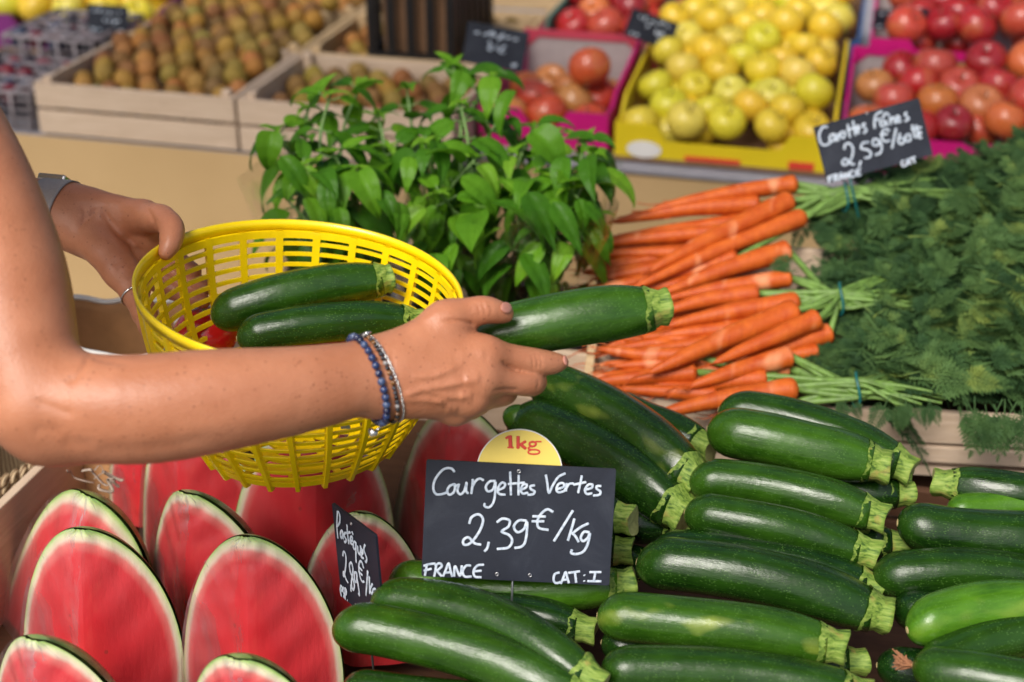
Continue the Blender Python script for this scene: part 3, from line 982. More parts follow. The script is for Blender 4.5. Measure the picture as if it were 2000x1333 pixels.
def schain(pts, n=5):   # one limb bundle: centreline and radius run smoothly through the given joints
    q = np.array([[*P(*p[:3]), p[3] * p[2] / FOC] for p in pts])
    c = catmull(q, n)
    return [('k', [(c[i, :3], c[i + 1, :3], c[i, 3], c[i + 1, 3]) for i in range(len(c) - 1)])]
def chain(pts):   # (px,py,d,r_px): radii in photo pixels at that depth
    out = []
    for p, q in zip(pts, pts[1:]):
        out.append(cap(P(*p[:3]), P(*q[:3]), p[3] * p[2] / FOC, q[3] * q[2] / FOC))
    return out
# ---- right arm and hand (near arm, back of the hand towards the camera)
SHR = P(-230, 70, 1.15)
arm = Body()
trunk = []
trunk += schain([(-230, 70, 1.15, 133), (-145, 220, 1.125, 130), (-62, 375, 1.10, 128), (2, 540, 1.08, 126), (38, 680, 1.062, 112), (66, 790, 1.052, 96)], 6)   # upper arm
trunk += schain([(86, 836, 1.062, 64), (112, 846, 1.068, 58)])                                   # olecranon
# forearm: upper (radius side) and lower (ulna side) bundles
trunk += schain([(85, 780, 1.055, 92), (250, 790, 1.05, 97), (420, 772, 1.06, 90), (570, 752, 1.08, 74), (700, 728, 1.105, 60), (760, 722, 1.115, 58)])
trunk += schain([(110, 830, 1.06, 72), (300, 826, 1.06, 78), (480, 798, 1.07, 72), (620, 778, 1.09, 58), (720, 757, 1.108, 49), (775, 752, 1.117, 49)])
# palm
W0 = (745, 722, 1.118)
trunk += schain([(735, 712, 1.118, 46), (800, 700, 1.124, 40), (880, 688, 1.130, 36), (945, 694, 1.136, 33)])     # to index knuckle
trunk += schain([(735, 735, 1.115, 46), (850, 728, 1.118, 40), (932, 741, 1.128, 34)])
trunk += schain([(735, 755, 1.116, 44), (840, 762, 1.120, 38), (918, 775, 1.132, 31)])
trunk += schain([(735, 768, 1.122, 42), (820, 778, 1.126, 36), (888, 800, 1.142, 28)])
trunk += schain([(765, 705, 1.122, 40), (815, 668, 1.128, 40), (872, 628, 1.135, 36)])       # thumb metacarpal
trunk += schain([(830, 690, 1.135, 36), (905, 668, 1.150, 22)])                                 # first web
arm.group(trunk, .016, 0)
arm.group(schain([(868, 629, 1.135, 36), (905, 612, 1.138, 28), (944, 606, 1.141, 27.5), (970, 610, 1.146, 23.5), (986, 614, 1.150, 18)], 8), .004, .012)
arm.group(schain([(945, 693, 1.136, 33), (1000, 701, 1.148, 28), (1046, 708, 1.158, 27), (1078, 710, 1.166, 22.5), (1096, 709, 1.171, 15)], 8), .004, .012)
arm.group(schain([(932, 741, 1.128, 34), (990, 744, 1.143, 28), (1038, 749, 1.160, 26.5), (1040, 740, 1.185, 24), (1022, 722, 1.215, 21)], 8), .004, .012)
arm.group(schain([(918, 775, 1.132, 31), (960, 774, 1.147, 25.5), (986, 769, 1.162, 24), (988, 758, 1.186, 22), (975, 738, 1.215, 19)], 8), .004, .012)
arm.group(chain([(888, 800, 1.142, 28), (920, 797, 1.157, 22), (936, 790, 1.170, 20)]) + chain([(936, 790, 1.170, 20), (938, 778, 1.188, 19), (925, 755, 1.212, 18)]), .004, .010)
aV, aF = arm.mesh(.00165)
aV = smooth_mesh(aV, aF, 3, .5)
# sculpted detail: tendons, veins (raised) and creases (sunk), brushed along the view direction
def brush(V, F, strokes):
    N = normals(V, F)
    x, y, d = proj(V)
    face = (N @ -cf) > .15
    amt = np.zeros(len(V))
    for pts, w, a in strokes:
        c = catmull(np.array(pts, float), 5)
        best = np.full(len(V), 1e9)
        lo = c.min(0) - 4 * w; hi = c.max(0) + 4 * w
        sel = np.where(face & (x > lo[0]) & (x < hi[0]) & (y > lo[1]) & (y < hi[1]))[0]
        if not len(sel): continue
        q = np.stack([x[sel], y[sel]], 1)
        dd = np.full(len(sel), 1e9); tt = np.zeros(len(sel))
        for i in range(len(c) - 1):
            ab = c[i + 1] - c[i]; tq = np.clip(((q - c[i]) @ ab) / (ab @ ab + 1e-9), 0, 1)
            e = np.linalg.norm(q - c[i] - tq[:, None] * ab, axis=1)
            m = e < dd; dd[m] = e[m]; tt[m] = (i + tq[m]) / (len(c) - 1)
        fade = np.clip(np.minimum(tt, 1 - tt) * 5, 0.0, 1)
        amt[sel] += 1.35 * a * np.exp(-(dd / w) ** 2) * fade
    return V + N * amt[:, None]
aV = brush(aV, aF, [
    ([(800, 736), (840, 736), (868, 727), (905, 712)], 6, .0011), ([(762, 776), (800, 770), (828, 760), (862, 756), (898, 748), (935, 744)], 6.5, .0013),
    ([(770, 782), (820, 782), (860, 786), (890, 798)], 6, .0009), ([(845, 785), (880, 777), (918, 774)], 6, .0010), ([(826, 760), (850, 770), (885, 772)], 5, .0008),
    ([(890, 700), (925, 692), (950, 692)], 14, .0008), ([(905, 742), (940, 741)], 12, .0010), ([(895, 775), (925, 774)], 11, .0010), ([(870, 799), (895, 801)], 10, .0009),
    ([(862, 627), (890, 627), (915, 631), (930, 637)], 3.5, -.0016), ([(981, 704), (988, 713), (1010, 724), (1040, 730)], 3.0, -.0012), ([(960, 764), (990, 762), (1015, 763)], 3.0, -.0010),
    ([(1044, 690), (1050, 706), (1049, 724)], 2.4, -.0006), ([(1052, 692), (1058, 708), (1056, 724)], 2.2, -.0005), ([(1038, 692), (1042, 708), (1041, 724)], 2.2, -.0004),
    ([(938, 590), (946, 603), (948, 618)], 2.6, -.0006), ([(929, 590), (936, 604), (938, 620)], 2.4, -.0005), ([(955, 592), (960, 606), (958, 622)], 2.2, -.0004),
    ([(800, 645), (830, 625), (868, 606)], 8, .0005), ([(1050, 742), (1052, 752), (1048, 764)], 2.5, -.0004),
    ([(750, 668), (752, 700), (752, 740), (750, 780)], 3.5, -.0006), ([(764, 680), (768, 710), (767, 750)], 3, -.0004),
    ([(120, 862), (150, 868), (190, 868)], 12, -.0006), ([(60, 850), (90, 838), (125, 846)], 10, -.0005), ([(160, 885), (230, 880), (330, 872), (430, 850)], 15, -.0007),
    ([(172, 694), (166, 712), (150, 735), (128, 752)], 5, -.0012), ([(165, 690), (200, 704), (260, 712)], 6, -.0006),
    ([(60, 780), (110, 800), (150, 812)], 9, -.0007), ([(330, 850), (450, 826), (580, 800)], 20, .0005)])
# ---- left arm and hand (far arm, palm towards the camera, gripping the basket rim)
larm = Body()
SHL = P(-430, 20, 1.50)
ELL = P(-360, 455, 1.50)
lt = [cap(SHL, ELL, .052, .042)]
lt += schain([(-360, 440, 1.50, 78), (-150, 415, 1.47, 76), (20, 408, 1.44, 62), (110, 410, 1.43, 56), (165, 424, 1.425, 52)])
lt += schain([(-360, 470, 1.50, 60), (20, 424, 1.44, 52), (150, 436, 1.42, 48)])
lt += schain([(140, 412, 1.425, 46), (215, 416, 1.415, 38), (282, 424, 1.405, 29)])          # index metacarpal
lt += schain([(140, 425, 1.425, 44), (220, 446, 1.422, 36), (285, 462, 1.420, 28)])
lt += schain([(140, 432, 1.425, 44), (215, 470, 1.425, 34), (275, 500, 1.425, 26)])
lt += schain([(140, 440, 1.425, 40), (210, 490, 1.425, 34), (268, 530, 1.425, 24)])
lt += schain([(150, 446, 1.415, 34), (205, 490, 1.395, 39), (236, 530, 1.385, 33)])          # thenar
larm.group(lt, .014, 0)
larm.group(chain([(236, 530, 1.385, 32), (262, 572, 1.378, 26), (282, 612, 1.365, 24)]) + chain([(282, 612, 1.365, 24), (292, 638, 1.352, 21), (298, 656, 1.344, 17)]), .004, .010)   # thumb, down outside the basket
larm.group(chain([(280, 424, 1.400, 31), (316, 429, 1.375, 26)]) + schain([(300, 426, 1.386, 27), (318, 429, 1.372, 26.5), (335, 447, 1.352, 25.5), (333, 474, 1.338, 22), (324, 495, 1.332, 15)], 8), .004, .010)   # index over the rim
larm.group(chain([(285, 462, 1.42, 28), (325, 500, 1.432, 23), (352, 518, 1.430, 21), (378, 530, 1.420, 16)]), .004, .010)
larm.group(chain([(275, 500, 1.425, 26), (335, 534, 1.432, 22), (375, 552, 1.428, 20), (402, 562, 1.418, 15)]), .004, .010)
larm.group(chain([(268, 530, 1.425, 24), (330, 564, 1.428, 20), (370, 582, 1.422, 18), (398, 590, 1.414, 14)]), .004, .010)
lV, lF = larm.mesh(.0022)
lV = smooth_mesh(lV, lF, 3, .5)
lV = brush(lV, lF, [([(196, 402), (215, 435), (240, 462), (268, 478)], 6, -.0020), ([(150, 440), (175, 425), (190, 405)], 5, -.0012), ([(160, 400), (166, 425), (150, 455)], 4, -.0009),
                    ([(282, 400), (298, 430), (300, 452)], 4, -.0012), ([(215, 520), (240, 510), (262, 512)], 5, -.0012), ([(222, 532), (246, 521), (266, 524)], 5, -.0010), ([(311, 470), (324, 468)], 3.5, -.0006)])
# ---- trunk, head and legs, outside the photograph on the left
hip = np.array(unit(-cr) * 0) + np.array([(SHR[0] + SHL[0]) / 2 - .16, (SHR[1] + SHL[1]) / 2 - .02, .92])
chest = np.array([(SHR[0] + SHL[0]) / 2 - .06, (SHR[1] + SHL[1]) / 2, SHR[2] - .10])
fwd = unit(np.array([cr[0], cr[1], 0])); side_ = unit(np.array([cf[0], cf[1], 0]))   # the person faces along fwd
neck = chest + np.array([0, 0, .17]) + .02 * fwd
head = neck + np.array([0, 0, .15]) + .05 * fwd
Rb = np.stack([fwd, side_, np.array([0, 0, 1.0])], 1)
tor = Body()
tp = [('e', chest, np.array([.105, .165, .20]), Rb), ('e', (chest + hip) / 2, np.array([.095, .135, .22]), Rb), ('e', hip, np.array([.115, .17, .15]), Rb),
      cap(SHR, chest + [0, 0, .06], .055, .09), cap(SHL, chest + [0, 0, .06], .055, .09), cap(neck - [0, 0, .08], head - .02 * fwd, .058, .05),
      ('e', head, np.array([.098, .076, .120]), Rb), cap(head + .085 * fwd - [0, 0, .0], head + .108 * fwd - [0, 0, .03], .009, .013),
      cap(head + .06 * fwd - [0, 0, .075], head + .075 * fwd - [0, 0, .085], .03, .02), cap(head + .075 * side_, head + .082 * side_ - [0, 0, .03], .012, .010), cap(head - .075 * side_, head - .082 * side_ - [0, 0, .03], .012, .010)]
for s in (-1, 1):
    hp = hip + s * .085 * side_ - [0, 0, .06]
    kn = np.array([hp[0], hp[1], .47]) + .02 * fwd; an = np.array([hp[0], hp[1], .08])
    tp += [cap(hp, kn, .085, .056), cap(kn, an, .056, .036), cap(an - [0, 0, .035], an + .15 * fwd - [0, 0, .045], .036, .028)]
tor.group(tp, .05, 0)
tV, tF = tor.mesh(.009)
tV = smooth_mesh(tV, tF, 2, .5)
person = thing('person', 'person with bare arms, bead bracelets and a grey watch, filling the yellow basket with courgettes', 'person', (hip[0], hip[1], 0))
V = np.vstack([aV, lV, tV]); F = np.vstack([aF, lF + len(aV), tF + len(aV) + len(lV)])
body_o = mk('body', V, F, MAT['skin'], person)
def shell(name, keep, off, mat):
    N = normals(tV, tF)
    m = keep(tV); kf = tF[m[tF].all(1)]
    u = np.unique(kf); mp = -np.ones(len(tV), int); mp[u] = np.arange(len(u))
    return mk(name, tV[u] + N[u] * off, mp[kf], mat, person)
def out_of_arm(v):
    return np.minimum(np.linalg.norm(v - SHR, axis=1), np.linalg.norm(v - SHL, axis=1)) > .02
shell('shirt', lambda v: (v[:, 2] > hip[2] - .10) & (v[:, 2] < neck[2] - .075), .006, MAT['shirt'])
shell('trousers', lambda v: (v[:, 2] > .10) & (v[:, 2] < hip[2] - .02), .008, MAT['trousers'])
shell('hair', lambda v: (v[:, 2] > head[2] - .10) & (((v - head) @ fwd) < .035 + .4 * np.maximum(0, v[:, 2] - head[2] - .04)), .014, MAT['hair'])
# nails
def nail(px, py, d, rx, ry, ang, tilt=0):
    x = math.cos(ang) * cr - math.sin(ang) * cu
    y = math.sin(ang) * cr + math.cos(ang) * cu
    # march to the skin
    dd = d - .03
    for it in range(60): dd += arm.evalp(P(px, py, dd)[None])[0] * .8
    p = P(px, py, dd)
    e = .0015
    g = unit([arm.evalp((p + e * a)[None])[0] - arm.evalp((p - e * a)[None])[0] for a in np.eye(3)])
    x = unit(x - g * (x @ g)); y = np.cross(g, x)
    MB().sphere(p + g * .0002, (rx, ry, .0012), 16, 8, np.stack([x, y, g], 1)).build('fingernail', MAT['nail'], person)
nail(989, 602, 1.145, .0070, .0048, math.radians(-24))
nail(1104, 705, 1.17, .0030, .0046, math.radians(-10))
# rings round a limb
def limb_ring(body, ctr, axis, n, off, start=0.0, rmax=.07):
    axis = unit(axis)
    a = unit(np.cross(axis, cf)); b = np.cross(axis, a)
    th = start + 2 * math.pi * np.arange(n) / n
    dv = np.cos(th)[:, None] * a + np.sin(th)[:, None] * b
    t_ = np.full(n, rmax)
    for it in range(40):
        t_ = np.maximum(t_ - np.clip(body.evalp(ctr + t_[:, None] * dv) * .8, -.002, .01), .004)
    return ctr + (t_ + off)[:, None] * dv
def resample(pts, n):
    p = np.vstack([pts, pts[:1]])
    L = np.concatenate([[0], np.cumsum(np.linalg.norm(np.diff(p, axis=0), axis=1))])
    s = np.linspace(0, L[-1], n, endpoint=False)
    return np.stack([np.interp(s, L, p[:, d]) for d in range(3)], 1), L[-1]
wc = P(718, 733, 1.112)
wax = unit(P(770, 725, 1.12) - P(600, 760, 1.09))
def beads(ctr, axis, rad, cols, name):
    ring = limb_ring(arm, ctr, axis, 72, rad * .85)
    _, L = resample(ring, 10)
    n = int(L / (rad * 2.0))
    pts, _ = resample(ring, n)
    m = MB(); cl = []
    rr = random.Random(8)
    for i, p in enumerate(pts):
        r_ = rad * rr.uniform(.93, 1.04)
        m.sphere(p, r_, 12, 8); cl += [cols(i, rr)] * (12 * 7 + 2)
    o = m.build(name, MAT['beads'], person)
    ca = o.data.color_attributes.new('bead', 'FLOAT_COLOR', 'POINT')
    ca.data.foreach_set('color', np.array([(*c, 1) for c in cl], np.float32).ravel())
    return o, pts
tilt1 = unit(wax + .16 * cu * 1.0 + 0 * cf)
blue, bp = beads(wc - wax * .0015, tilt1, .0033, lambda i, r: r.choice([(.004, .006, .040), (.006, .011, .055), (.003, .005, .022), (.014, .032, .11), (.004, .009, .035), (.05, .08, .17)]), 'bead_bracelet')
dark, dp = beads(wc + wax * .0068, tilt1, .0020, lambda i, r: [(.006, .005, .005), (.008, .006, .006), (.30, .28, .26), (.006, .005, .005), (.22, .09, .018), (.008, .006, .006), (.20, .085, .016), (.006, .005, .005), (.012, .008, .007)][i % 9], 'bead_bracelet')
# silver chain: interlinked loops along a ring, plus a dangling tail and charms
cring = limb_ring(arm, wc + wax * .0105, unit(wax + .19 * cu), 72, .0011)
cpts, L = resample(cring, 84)
m = MB()
for i in range(84):
    p = cpts[i]; tg = unit(cpts[(i + 1) % 84] - cpts[i - 1]); nrm = unit(p - (wc + wax * .0105)); bi = np.cross(tg, nrm)
    u = nrm if i % 2 else bi
    m.tube([p + .0019 * math.cos(a) * tg + .0009 * math.sin(a) * u for a in np.linspace(0, 2 * math.pi, 8, endpoint=False)], .00042, 5, closed=True)
chain_o = m.build('chain_bracelet', MAT['silver'], person)
x, y, d = proj(cpts)
k0 = np.argmin((x - 752) ** 2 + (y - 772) ** 2 + (d > 1.12) * 1e5)
m = MB()
for q in range(8):
    c_ = cpts[k0] + np.array([0, 0, -.0026 * q]) - cf * .0015 + cr * .0004 * q
    m.tube([c_ + .0017 * math.cos(a) * np.array([0, 0, 1]) + .0009 * math.sin(a) * (cr if q % 2 else cf) for a in np.linspace(0, 2 * math.pi, 8, endpoint=False)], .0004, 5, closed=True)
m.build('chain_tail', MAT['silver'], chain_o, local=False).location = (0, 0, 0)
def charm(name, c, par, s):
    V = []
    for a in np.linspace(0, 2 * math.pi, 28, endpoint=False):
        hx = 16 * math.sin(a) ** 3; hy = 13 * math.cos(a) - 5 * math.cos(2 * a) - 2 * math.cos(3 * a) - math.cos(4 * a)
        V.append((hx / 16 * s, hy / 16 * s))
    r1 = unit(cr * .8 - cu * .5); r2 = unit(np.cross(-cf, r1)); n = len(V)
    W = [c + a * r1 + b * r2 - .0005 * cf for a, b in V] + [c + a * r1 + b * r2 + .0005 * cf for a, b in V] + [c - .0011 * cf, c + .0011 * cf]
    F = [(i, (i + 1) % n, (i + 1) % n + n, i + n) for i in range(n)] + [(i + 1 if i + 1 < n else 0, i, 2 * n) for i in range(n)] + [(n + i, n + (i + 1) % n, 2 * n + 1) for i in range(n)]
    return mk(name, W, F, MAT['silver'], par, True)
x, y, d = proj(bp)
lowb = bp[np.argmax(y)]
ch = charm('heart_charm', lowb - cu * .0075 - cr * .0065 - cf * .002, person, .0042)
ch.parent = blue; ch.location = (0, 0, 0)
MB().tube([lowb - cu * .003, lowb - cu * .0055 - cr * .004 - cf * .001], .0007, 6).build('jump_ring', MAT['silver'], person).parent = blue
topb = cpts[np.argmin(proj(cpts)[1])]
MB().sphere(topb + cu * .0012, (.0040, .0022, .0014), 12, 8, np.stack([unit(cr * .95 + cu * .3), unit(cf), unit(cu * .95 - cr * .3)], 1)).build('oval_charm', MAT['silver'], person).parent = chain_o
# watch on the far wrist
lax = unit(P(150, 425, 1.425) - P(20, 412, 1.44))
lwc = P(106, 414, 1.431)
m = MB()
rows = []
for s in np.linspace(-.0155, .0155, 9):
    rows.append(limb_ring(larm, lwc + lax * s, lax + .18 * cu * -1, 48, .0016))
rows2 = [r + 0 for r in rows]
inner = [r - .0014 * np.array([unit(p - lwc) for p in r]) for r in rows]
V = np.vstack(rows + inner[::-1]); nr = 18; F = []
for i in range(nr):
    for j in range(48):
        F.append((i * 48 + j, i * 48 + (j + 1) % 48, ((i + 1) % nr) * 48 + (j + 1) % 48, ((i + 1) % nr) * 48 + j))
strap = mk('watch_strap', V, F, MAT['strap'], person)
xx = np.vstack(rows); topi = xx[np.argmax(xx @ cu)]
m = MB(); cpos = lwc + cu * (np.max((xx - lwc) @ cu) - .0035) + cf * .014
Rw = np.stack([lax, unit(np.cross(cu + .25 * cf, lax)), unit(np.cross(lax, unit(np.cross(cu + .25 * cf, lax))))], 1)
m.box(cpos, (.030, .034, .008), Rw)
m.build('watch_case', MAT['silver'], person, False, .002).parent = strap
MB().box(cpos - cf * .0176 - cu * .003, (.027, .0012, .004), Rw).build('orange_lining', MAT['orange'], person, False).parent = strap
# thin ring on the thumb
tr = limb_ring(larm, P(266, 580, 1.377), P(282, 612, 1.365) - P(262, 572, 1.378), 24, .0006, rmax=.018)
MB().tube(tr, .0011, 6, closed=True).build('silver_ring', MAT['silver'], person)

# ------------------------------------------------------------------ courgettes
def dH(py):
    return 1.2 + (1300 - py) * .25 / 470
def courgette(label, a, b, hp, bend=0.0, tone=.3, mark=0.0, seed=0, stem_r=.73, stem_l=.0165, dried=False, group='courgettes in the courgette crate', tip_scar=True, bdir=None):
    """a, b: (px, py, depth) of the blossom tip and of the stem end of the body; hp: half thickness in photo pixels"""
    r = random.Random(seed * 7 + 3)
    A, B = P(*a), P(*b)
    dm = (a[2] + b[2]) / 2
    R = hp * dm / FOC
    X = B - A; L = np.linalg.norm(X); X = X / L
    up = cu if bdir is None else np.array(bdir, float)
    Z = unit(up - X * (up @ X)); Y = np.cross(Z, X)
    t = thing('courgette', label, 'courgette', A, group)
    frame(t, A, X, Y, Z)
    n, mm = 44, 30
    ts = np.concatenate([.5 * (1 - np.cos(np.linspace(0, math.pi / 2, 14))) * .28, np.linspace(.14, 1, n - 13)[1:]])
    ph = np.arange(mm) * 2 * math.pi / mm
    bulge = r.uniform(-.03, .05); bx = r.uniform(.3, .7); p5 = r.uniform(0, 6.28)
    wob = [(r.uniform(-.018, .018), r.uniform(2, 6), r.uniform(0, 6)) for _ in range(3)]
    sy = r.uniform(-.006, .006)
    V = []; cen = []
    eL = R * 1.25 / L
    for q in ts:
        rr = R * (math.sqrt(max(0, 1 - (1 - min(1, q / eL)) ** 2)) if q < eL else 1.0)
        rr *= 1 + bulge * math.exp(-((q - bx) / .2) ** 2) - .05 * (1 - q) * (1 if q > eL else q / eL)
        if q > .70: rr *= 1 - .26 * ((q - .70) / .30) ** 2.2
        cz = bend * 4 * q * (1 - q); cy = sy * math.sin(q * 4)
        cen.append((q * L, cy, cz))
        for p in ph:
            k = 1 + .010 * math.cos(5 * p + p5) * (.5 + q) + .028 * max(0, q - .72) / .28 * math.cos(5 * p + p5) * 1.2
            for (w, f_, o_) in wob: k += w * math.sin(f_ * q * 2 + o_ + p)
            V.append((q * L, cy + rr * k * math.cos(p), cz + rr * k * math.sin(p)))
    n_ = len(ts)
    F = []
    for i in range(n_ - 1):
        for j in range(mm):
            F.append((i * mm + j, i * mm + (j + 1) % mm, (i + 1) * mm + (j + 1) % mm, (i + 1) * mm + j))
    F.append(tuple(range((n_ - 1) * mm, n_ * mm)))
    body = mk('body', V, F, MAT['courgette'], t, True, local=True)
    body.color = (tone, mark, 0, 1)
    # stem: five-lobed collar gripping the end, waisted, cut flat
    rs = R * .74 * stem_r / .80
    c0 = np.array(cen[-1]); dirv = unit(np.array(cen[-1]) - np.array(cen[-4]))
    off = np.array([r.uniform(-.15, .15), r.uniform(-.15, .15)])
    prof = [(-.006, 1.035, .7), (-.0005, 1.06, .8), (.003, 1.0, 1.0), (stem_l * .45, .90, 1.1), (stem_l * .8, .97, 1.2), (stem_l, 1.0, 1.2), (stem_l + .0006, .93, 1.2)]
    ms = 40; V = []; F = []
    e1 = unit(np.cross([0, 0, 1], dirv)); e2 = np.cross(dirv, e1)
    for i, (x, k, l) in enumerate(prof):
        for j in range(ms):
            p = 2 * math.pi * j / ms
            lob = .5 + .5 * math.cos(5 * (p) + p5)
            rad = rs * k * (1 + .085 * l * (lob - .6) + .02 * math.cos(15 * p))
            xx = x - (.0018 * (lob ** 2) + r.uniform(0, .0012) if i == 0 else 0) + (.0016 * math.sin(2 * p + p5) if i >= 4 else 0)
            q = c0 + dirv * xx + (e1 * math.cos(p) + e2 * math.sin(p)) * (rad if i else R * .74 * 1.02 + .0016 + .11 * rs * lob * .6) + (e1 * off[0] + e2 * off[1]) * max(0, x) * .8
            V.append(q)
    for i in range(len(prof) - 1):
        for j in range(ms):
            F.append((i * ms + j, i * ms + (j + 1) % ms, (i + 1) * ms + (j + 1) % ms, (i + 1) * ms + j))
    st = mk('stem', V, F, MAT['stem'], t, True, local=True)
    k = (len(prof) - 1) * ms
    mk('cut_end', [V[k + j] for j in range(ms)] + [c0 + dirv * (stem_l - .001) + (e1 * off[0] + e2 * off[1]) * stem_l * .8], [(j, (j + 1) % ms, ms) for j in range(ms)], MAT['stemcut'], st, True, local=True)
    if tip_scar:
        MB().sphere((.0007, cen[0][1], cen[0][2]), (.0012, R * .16, R * .16), 12, 6).build('blossom_scar', MAT['scar'], t, local=True)
    if dried:
        m = MB(); q = random.Random(4)
        for k in range(46):
            a_ = q.uniform(0, 6.28); l = q.uniform(.006, .017)
            d0 = np.array([-1.0, .75 * math.cos(a_) * q.random(), .75 * math.sin(a_) * q.random()])
            p1 = d0 * l * .5 + np.array([q.uniform(-.001, .001) for _ in range(3)]); p2 = d0 * l + np.array([q.uniform(-.004, .004) for _ in range(3)])
            m.tube([(.001, 0, 0), p1, p2], [.0016, .0014, .0007], 5)
        m.build('dried_blossom', MAT['dried'], t, local=True)
    return t
def cz(a, b, hp, oa, ob, **kw):
    return dict(a=(a[0], a[1], dH(a[1]) + oa), b=(b[0], b[1], dH(b[1]) + ob), hp=hp, **kw)
LIST = [
 # front left group
 ('dark green courgette at the bottom edge, its round tip nearest the melons', cz((652, 1222), (1130, 1362), 54, -.035, -.02, bend=.010, tone=.36)),
 ('courgette curving down in front of the price sign, lying on the bottom left one', cz((728, 1168), (1148, 1318), 47, -.035, -.035, bend=.016, tone=.24)),
 ('dull dark courgette half hidden under the price sign stake, stem to the right', cz((880, 1195), (1128, 1228), 42, .02, .015, bend=.005, tone=.10)),
 ('light green courgette lying right behind the foot of the large price sign', cz((760, 1132), (1204, 1145), 46, .0, .0, bend=-.006, tone=.85)),
 ('dark courgette cut off by the lower edge, below the bottom left pair', cz((668, 1345), (1080, 1395), 45, .0, .01, tone=.12)),
 # front middle
 ('courgette with a pale yellow green flank in the front middle', cz((1166, 1203), (1612, 1260), 52, -.035, -.03, bend=.004, tone=.42, mark=1.0)),
 ('broad dull dark courgette above the pale flanked one in the front middle', cz((1243, 1098), (1702, 1196), 56, -.03, -.02, bend=.010, tone=.14)),
 ('dark courgette whose back shows just behind the broad dull one', cz((1270, 1078), (1690, 1142), 40, .0, .0, bend=.012, tone=.06)),
 ('dark courgette cut off by the lower edge in the middle', cz((1172, 1310), (1660, 1352), 50, -.02, -.01, bend=.006, tone=.20)),
 ('courgette with a thick yellowish stem at the lower edge', cz((1200, 1285), (1655, 1290), 40, .04, .025, tone=.10)),
 ('small dark courgette tip under the pale flanked courgette', cz((1174, 1255), (1500, 1300), 40, .015, .03, tone=.06)),
 # middle right stack
 ('shiny courgette with dark top in the middle of the right stack', cz((1337, 1000), (1678, 1078), 45, -.03, -.025, bend=.005, tone=.22)),
 ('courgette with a big pale stem, second from the top of the right stack', cz((1346, 938), (1696, 1004), 46, -.03, -.03, bend=.007, tone=.30)),
 ('lighter courgette wedged between two in the right stack', cz((1360, 972), (1660, 1022), 40, .0, .005, tone=.55)),
 ('bright green courgette lying in front of the topmost one of the right stack', cz((1381, 838), (1702, 905), 53, -.035, -.035, bend=.002, tone=.48)),
 ('topmost courgette of the right stack, dark, against the carrot crate', cz((1403, 800), (1752, 905), 46, -.02, -.01, bend=.010, tone=.20)),
 ('courgette hidden behind the topmost one, only its yellowing stem showing', cz((1480, 840), (1745, 925), 38, .02, .015, tone=.10)),
 ('dark courgette low behind the right stack with a green stem', cz((1440, 1050), (1735, 1060), 40, .03, .03, tone=.06)),
 ('courgette low behind the right stack with a stem beside the crate corner', cz((1480, 950), (1750, 965), 38, .03, .03, tone=.10)),
 # far right group
 ('courgette at the right edge with its stem to the left, nearest the carrot crate', cz((2090, 975), (1858, 948), 42, -.005, .0, tone=.14)),
 ('glossy dark blue green courgette at the right edge with a streak of light', cz((1752, 1022), (2085, 1052), 54, -.03, -.03, bend=-.006, tone=.14)),
 ('strip of yellow green courgette between two dark ones at the right edge', cz((1850, 1000), (2060, 984), 34, .0, .0, tone=.90)),
 ('dull dark courgette at the right edge below the glossy one', cz((1702, 1128), (2060, 1140), 50, -.01, -.02, bend=.006, tone=.16)),
 ('dusky courgette tip under the bright yellow green one at the right', cz((1744, 1190), (2050, 1215), 46, .0, .02, tone=.05)),
 ('bright yellow green courgette at the right edge with a small tan spot', cz((1771, 1232), (2080, 1186), 52, -.035, -.045, bend=.008, tone=.98, mark=.5)),
 ('courgette at the lower right corner still carrying its dried brown blossom', cz((1782, 1300), (2060, 1352), 52, -.03, -.05, tone=.26, dried=True)),
 ('dark courgette rising towards the right edge above the one with the dried blossom', cz((1800, 1312), (2080, 1225), 44, -.018, -.03, bend=.006, tone=.22)),
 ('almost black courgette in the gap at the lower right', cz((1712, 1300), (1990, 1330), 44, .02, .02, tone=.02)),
 # upper group
 ('large courgette running down from under the hand, with a yellow rub mark', cz((1042, 742), (1348, 925), 52, -.005, -.02, bend=.010, tone=.20, mark=.6)),
 ('courgette tucked behind the large one below the hand', cz((1190, 790), (1362, 868), 42, .045, .02, tone=.12)),
 ('big dull courgette behind the yellow disc of the price sign', cz((1000, 818), (1322, 992), 62, .025, .01, bend=.012, tone=.16)),
 ('bright courgette tip poking out under the fingers', cz((984, 806), (1200, 905), 30, .005, .03, tone=.50)),
 ('courgette behind the price sign with a thick browning stem on its right', cz((960, 985), (1208, 1010), 45, .03, .0, tone=.10)),
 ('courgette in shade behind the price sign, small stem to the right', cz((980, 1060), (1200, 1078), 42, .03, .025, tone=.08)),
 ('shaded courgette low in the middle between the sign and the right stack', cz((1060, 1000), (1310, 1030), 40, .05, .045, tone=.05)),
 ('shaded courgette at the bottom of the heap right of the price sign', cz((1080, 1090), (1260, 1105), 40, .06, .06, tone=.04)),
]
for i, (lab, kw_) in enumerate(LIST):
    kw_.setdefault('seed', i)
    courgette(lab, **kw_)
courgette('courgette held out in the right hand above the crate', (900, 676, 1.196), (1274, 603, 1.186), 57, .005, .42, 0, 77, group=None, stem_l=.014, tip_scar=True)
courgette('upper courgette lying in the yellow basket', (412, 622, 1.375), (745, 546, 1.40), 44, .006, .26, 0, 78, group='courgettes in the yellow basket', stem_l=.010)
courgette('lower courgette in the yellow basket, partly behind the forearm', (462, 662, 1.335), (800, 628, 1.36), 40, .006, .16, 0, 79, group='courgettes in the yellow basket', stem_l=.012)
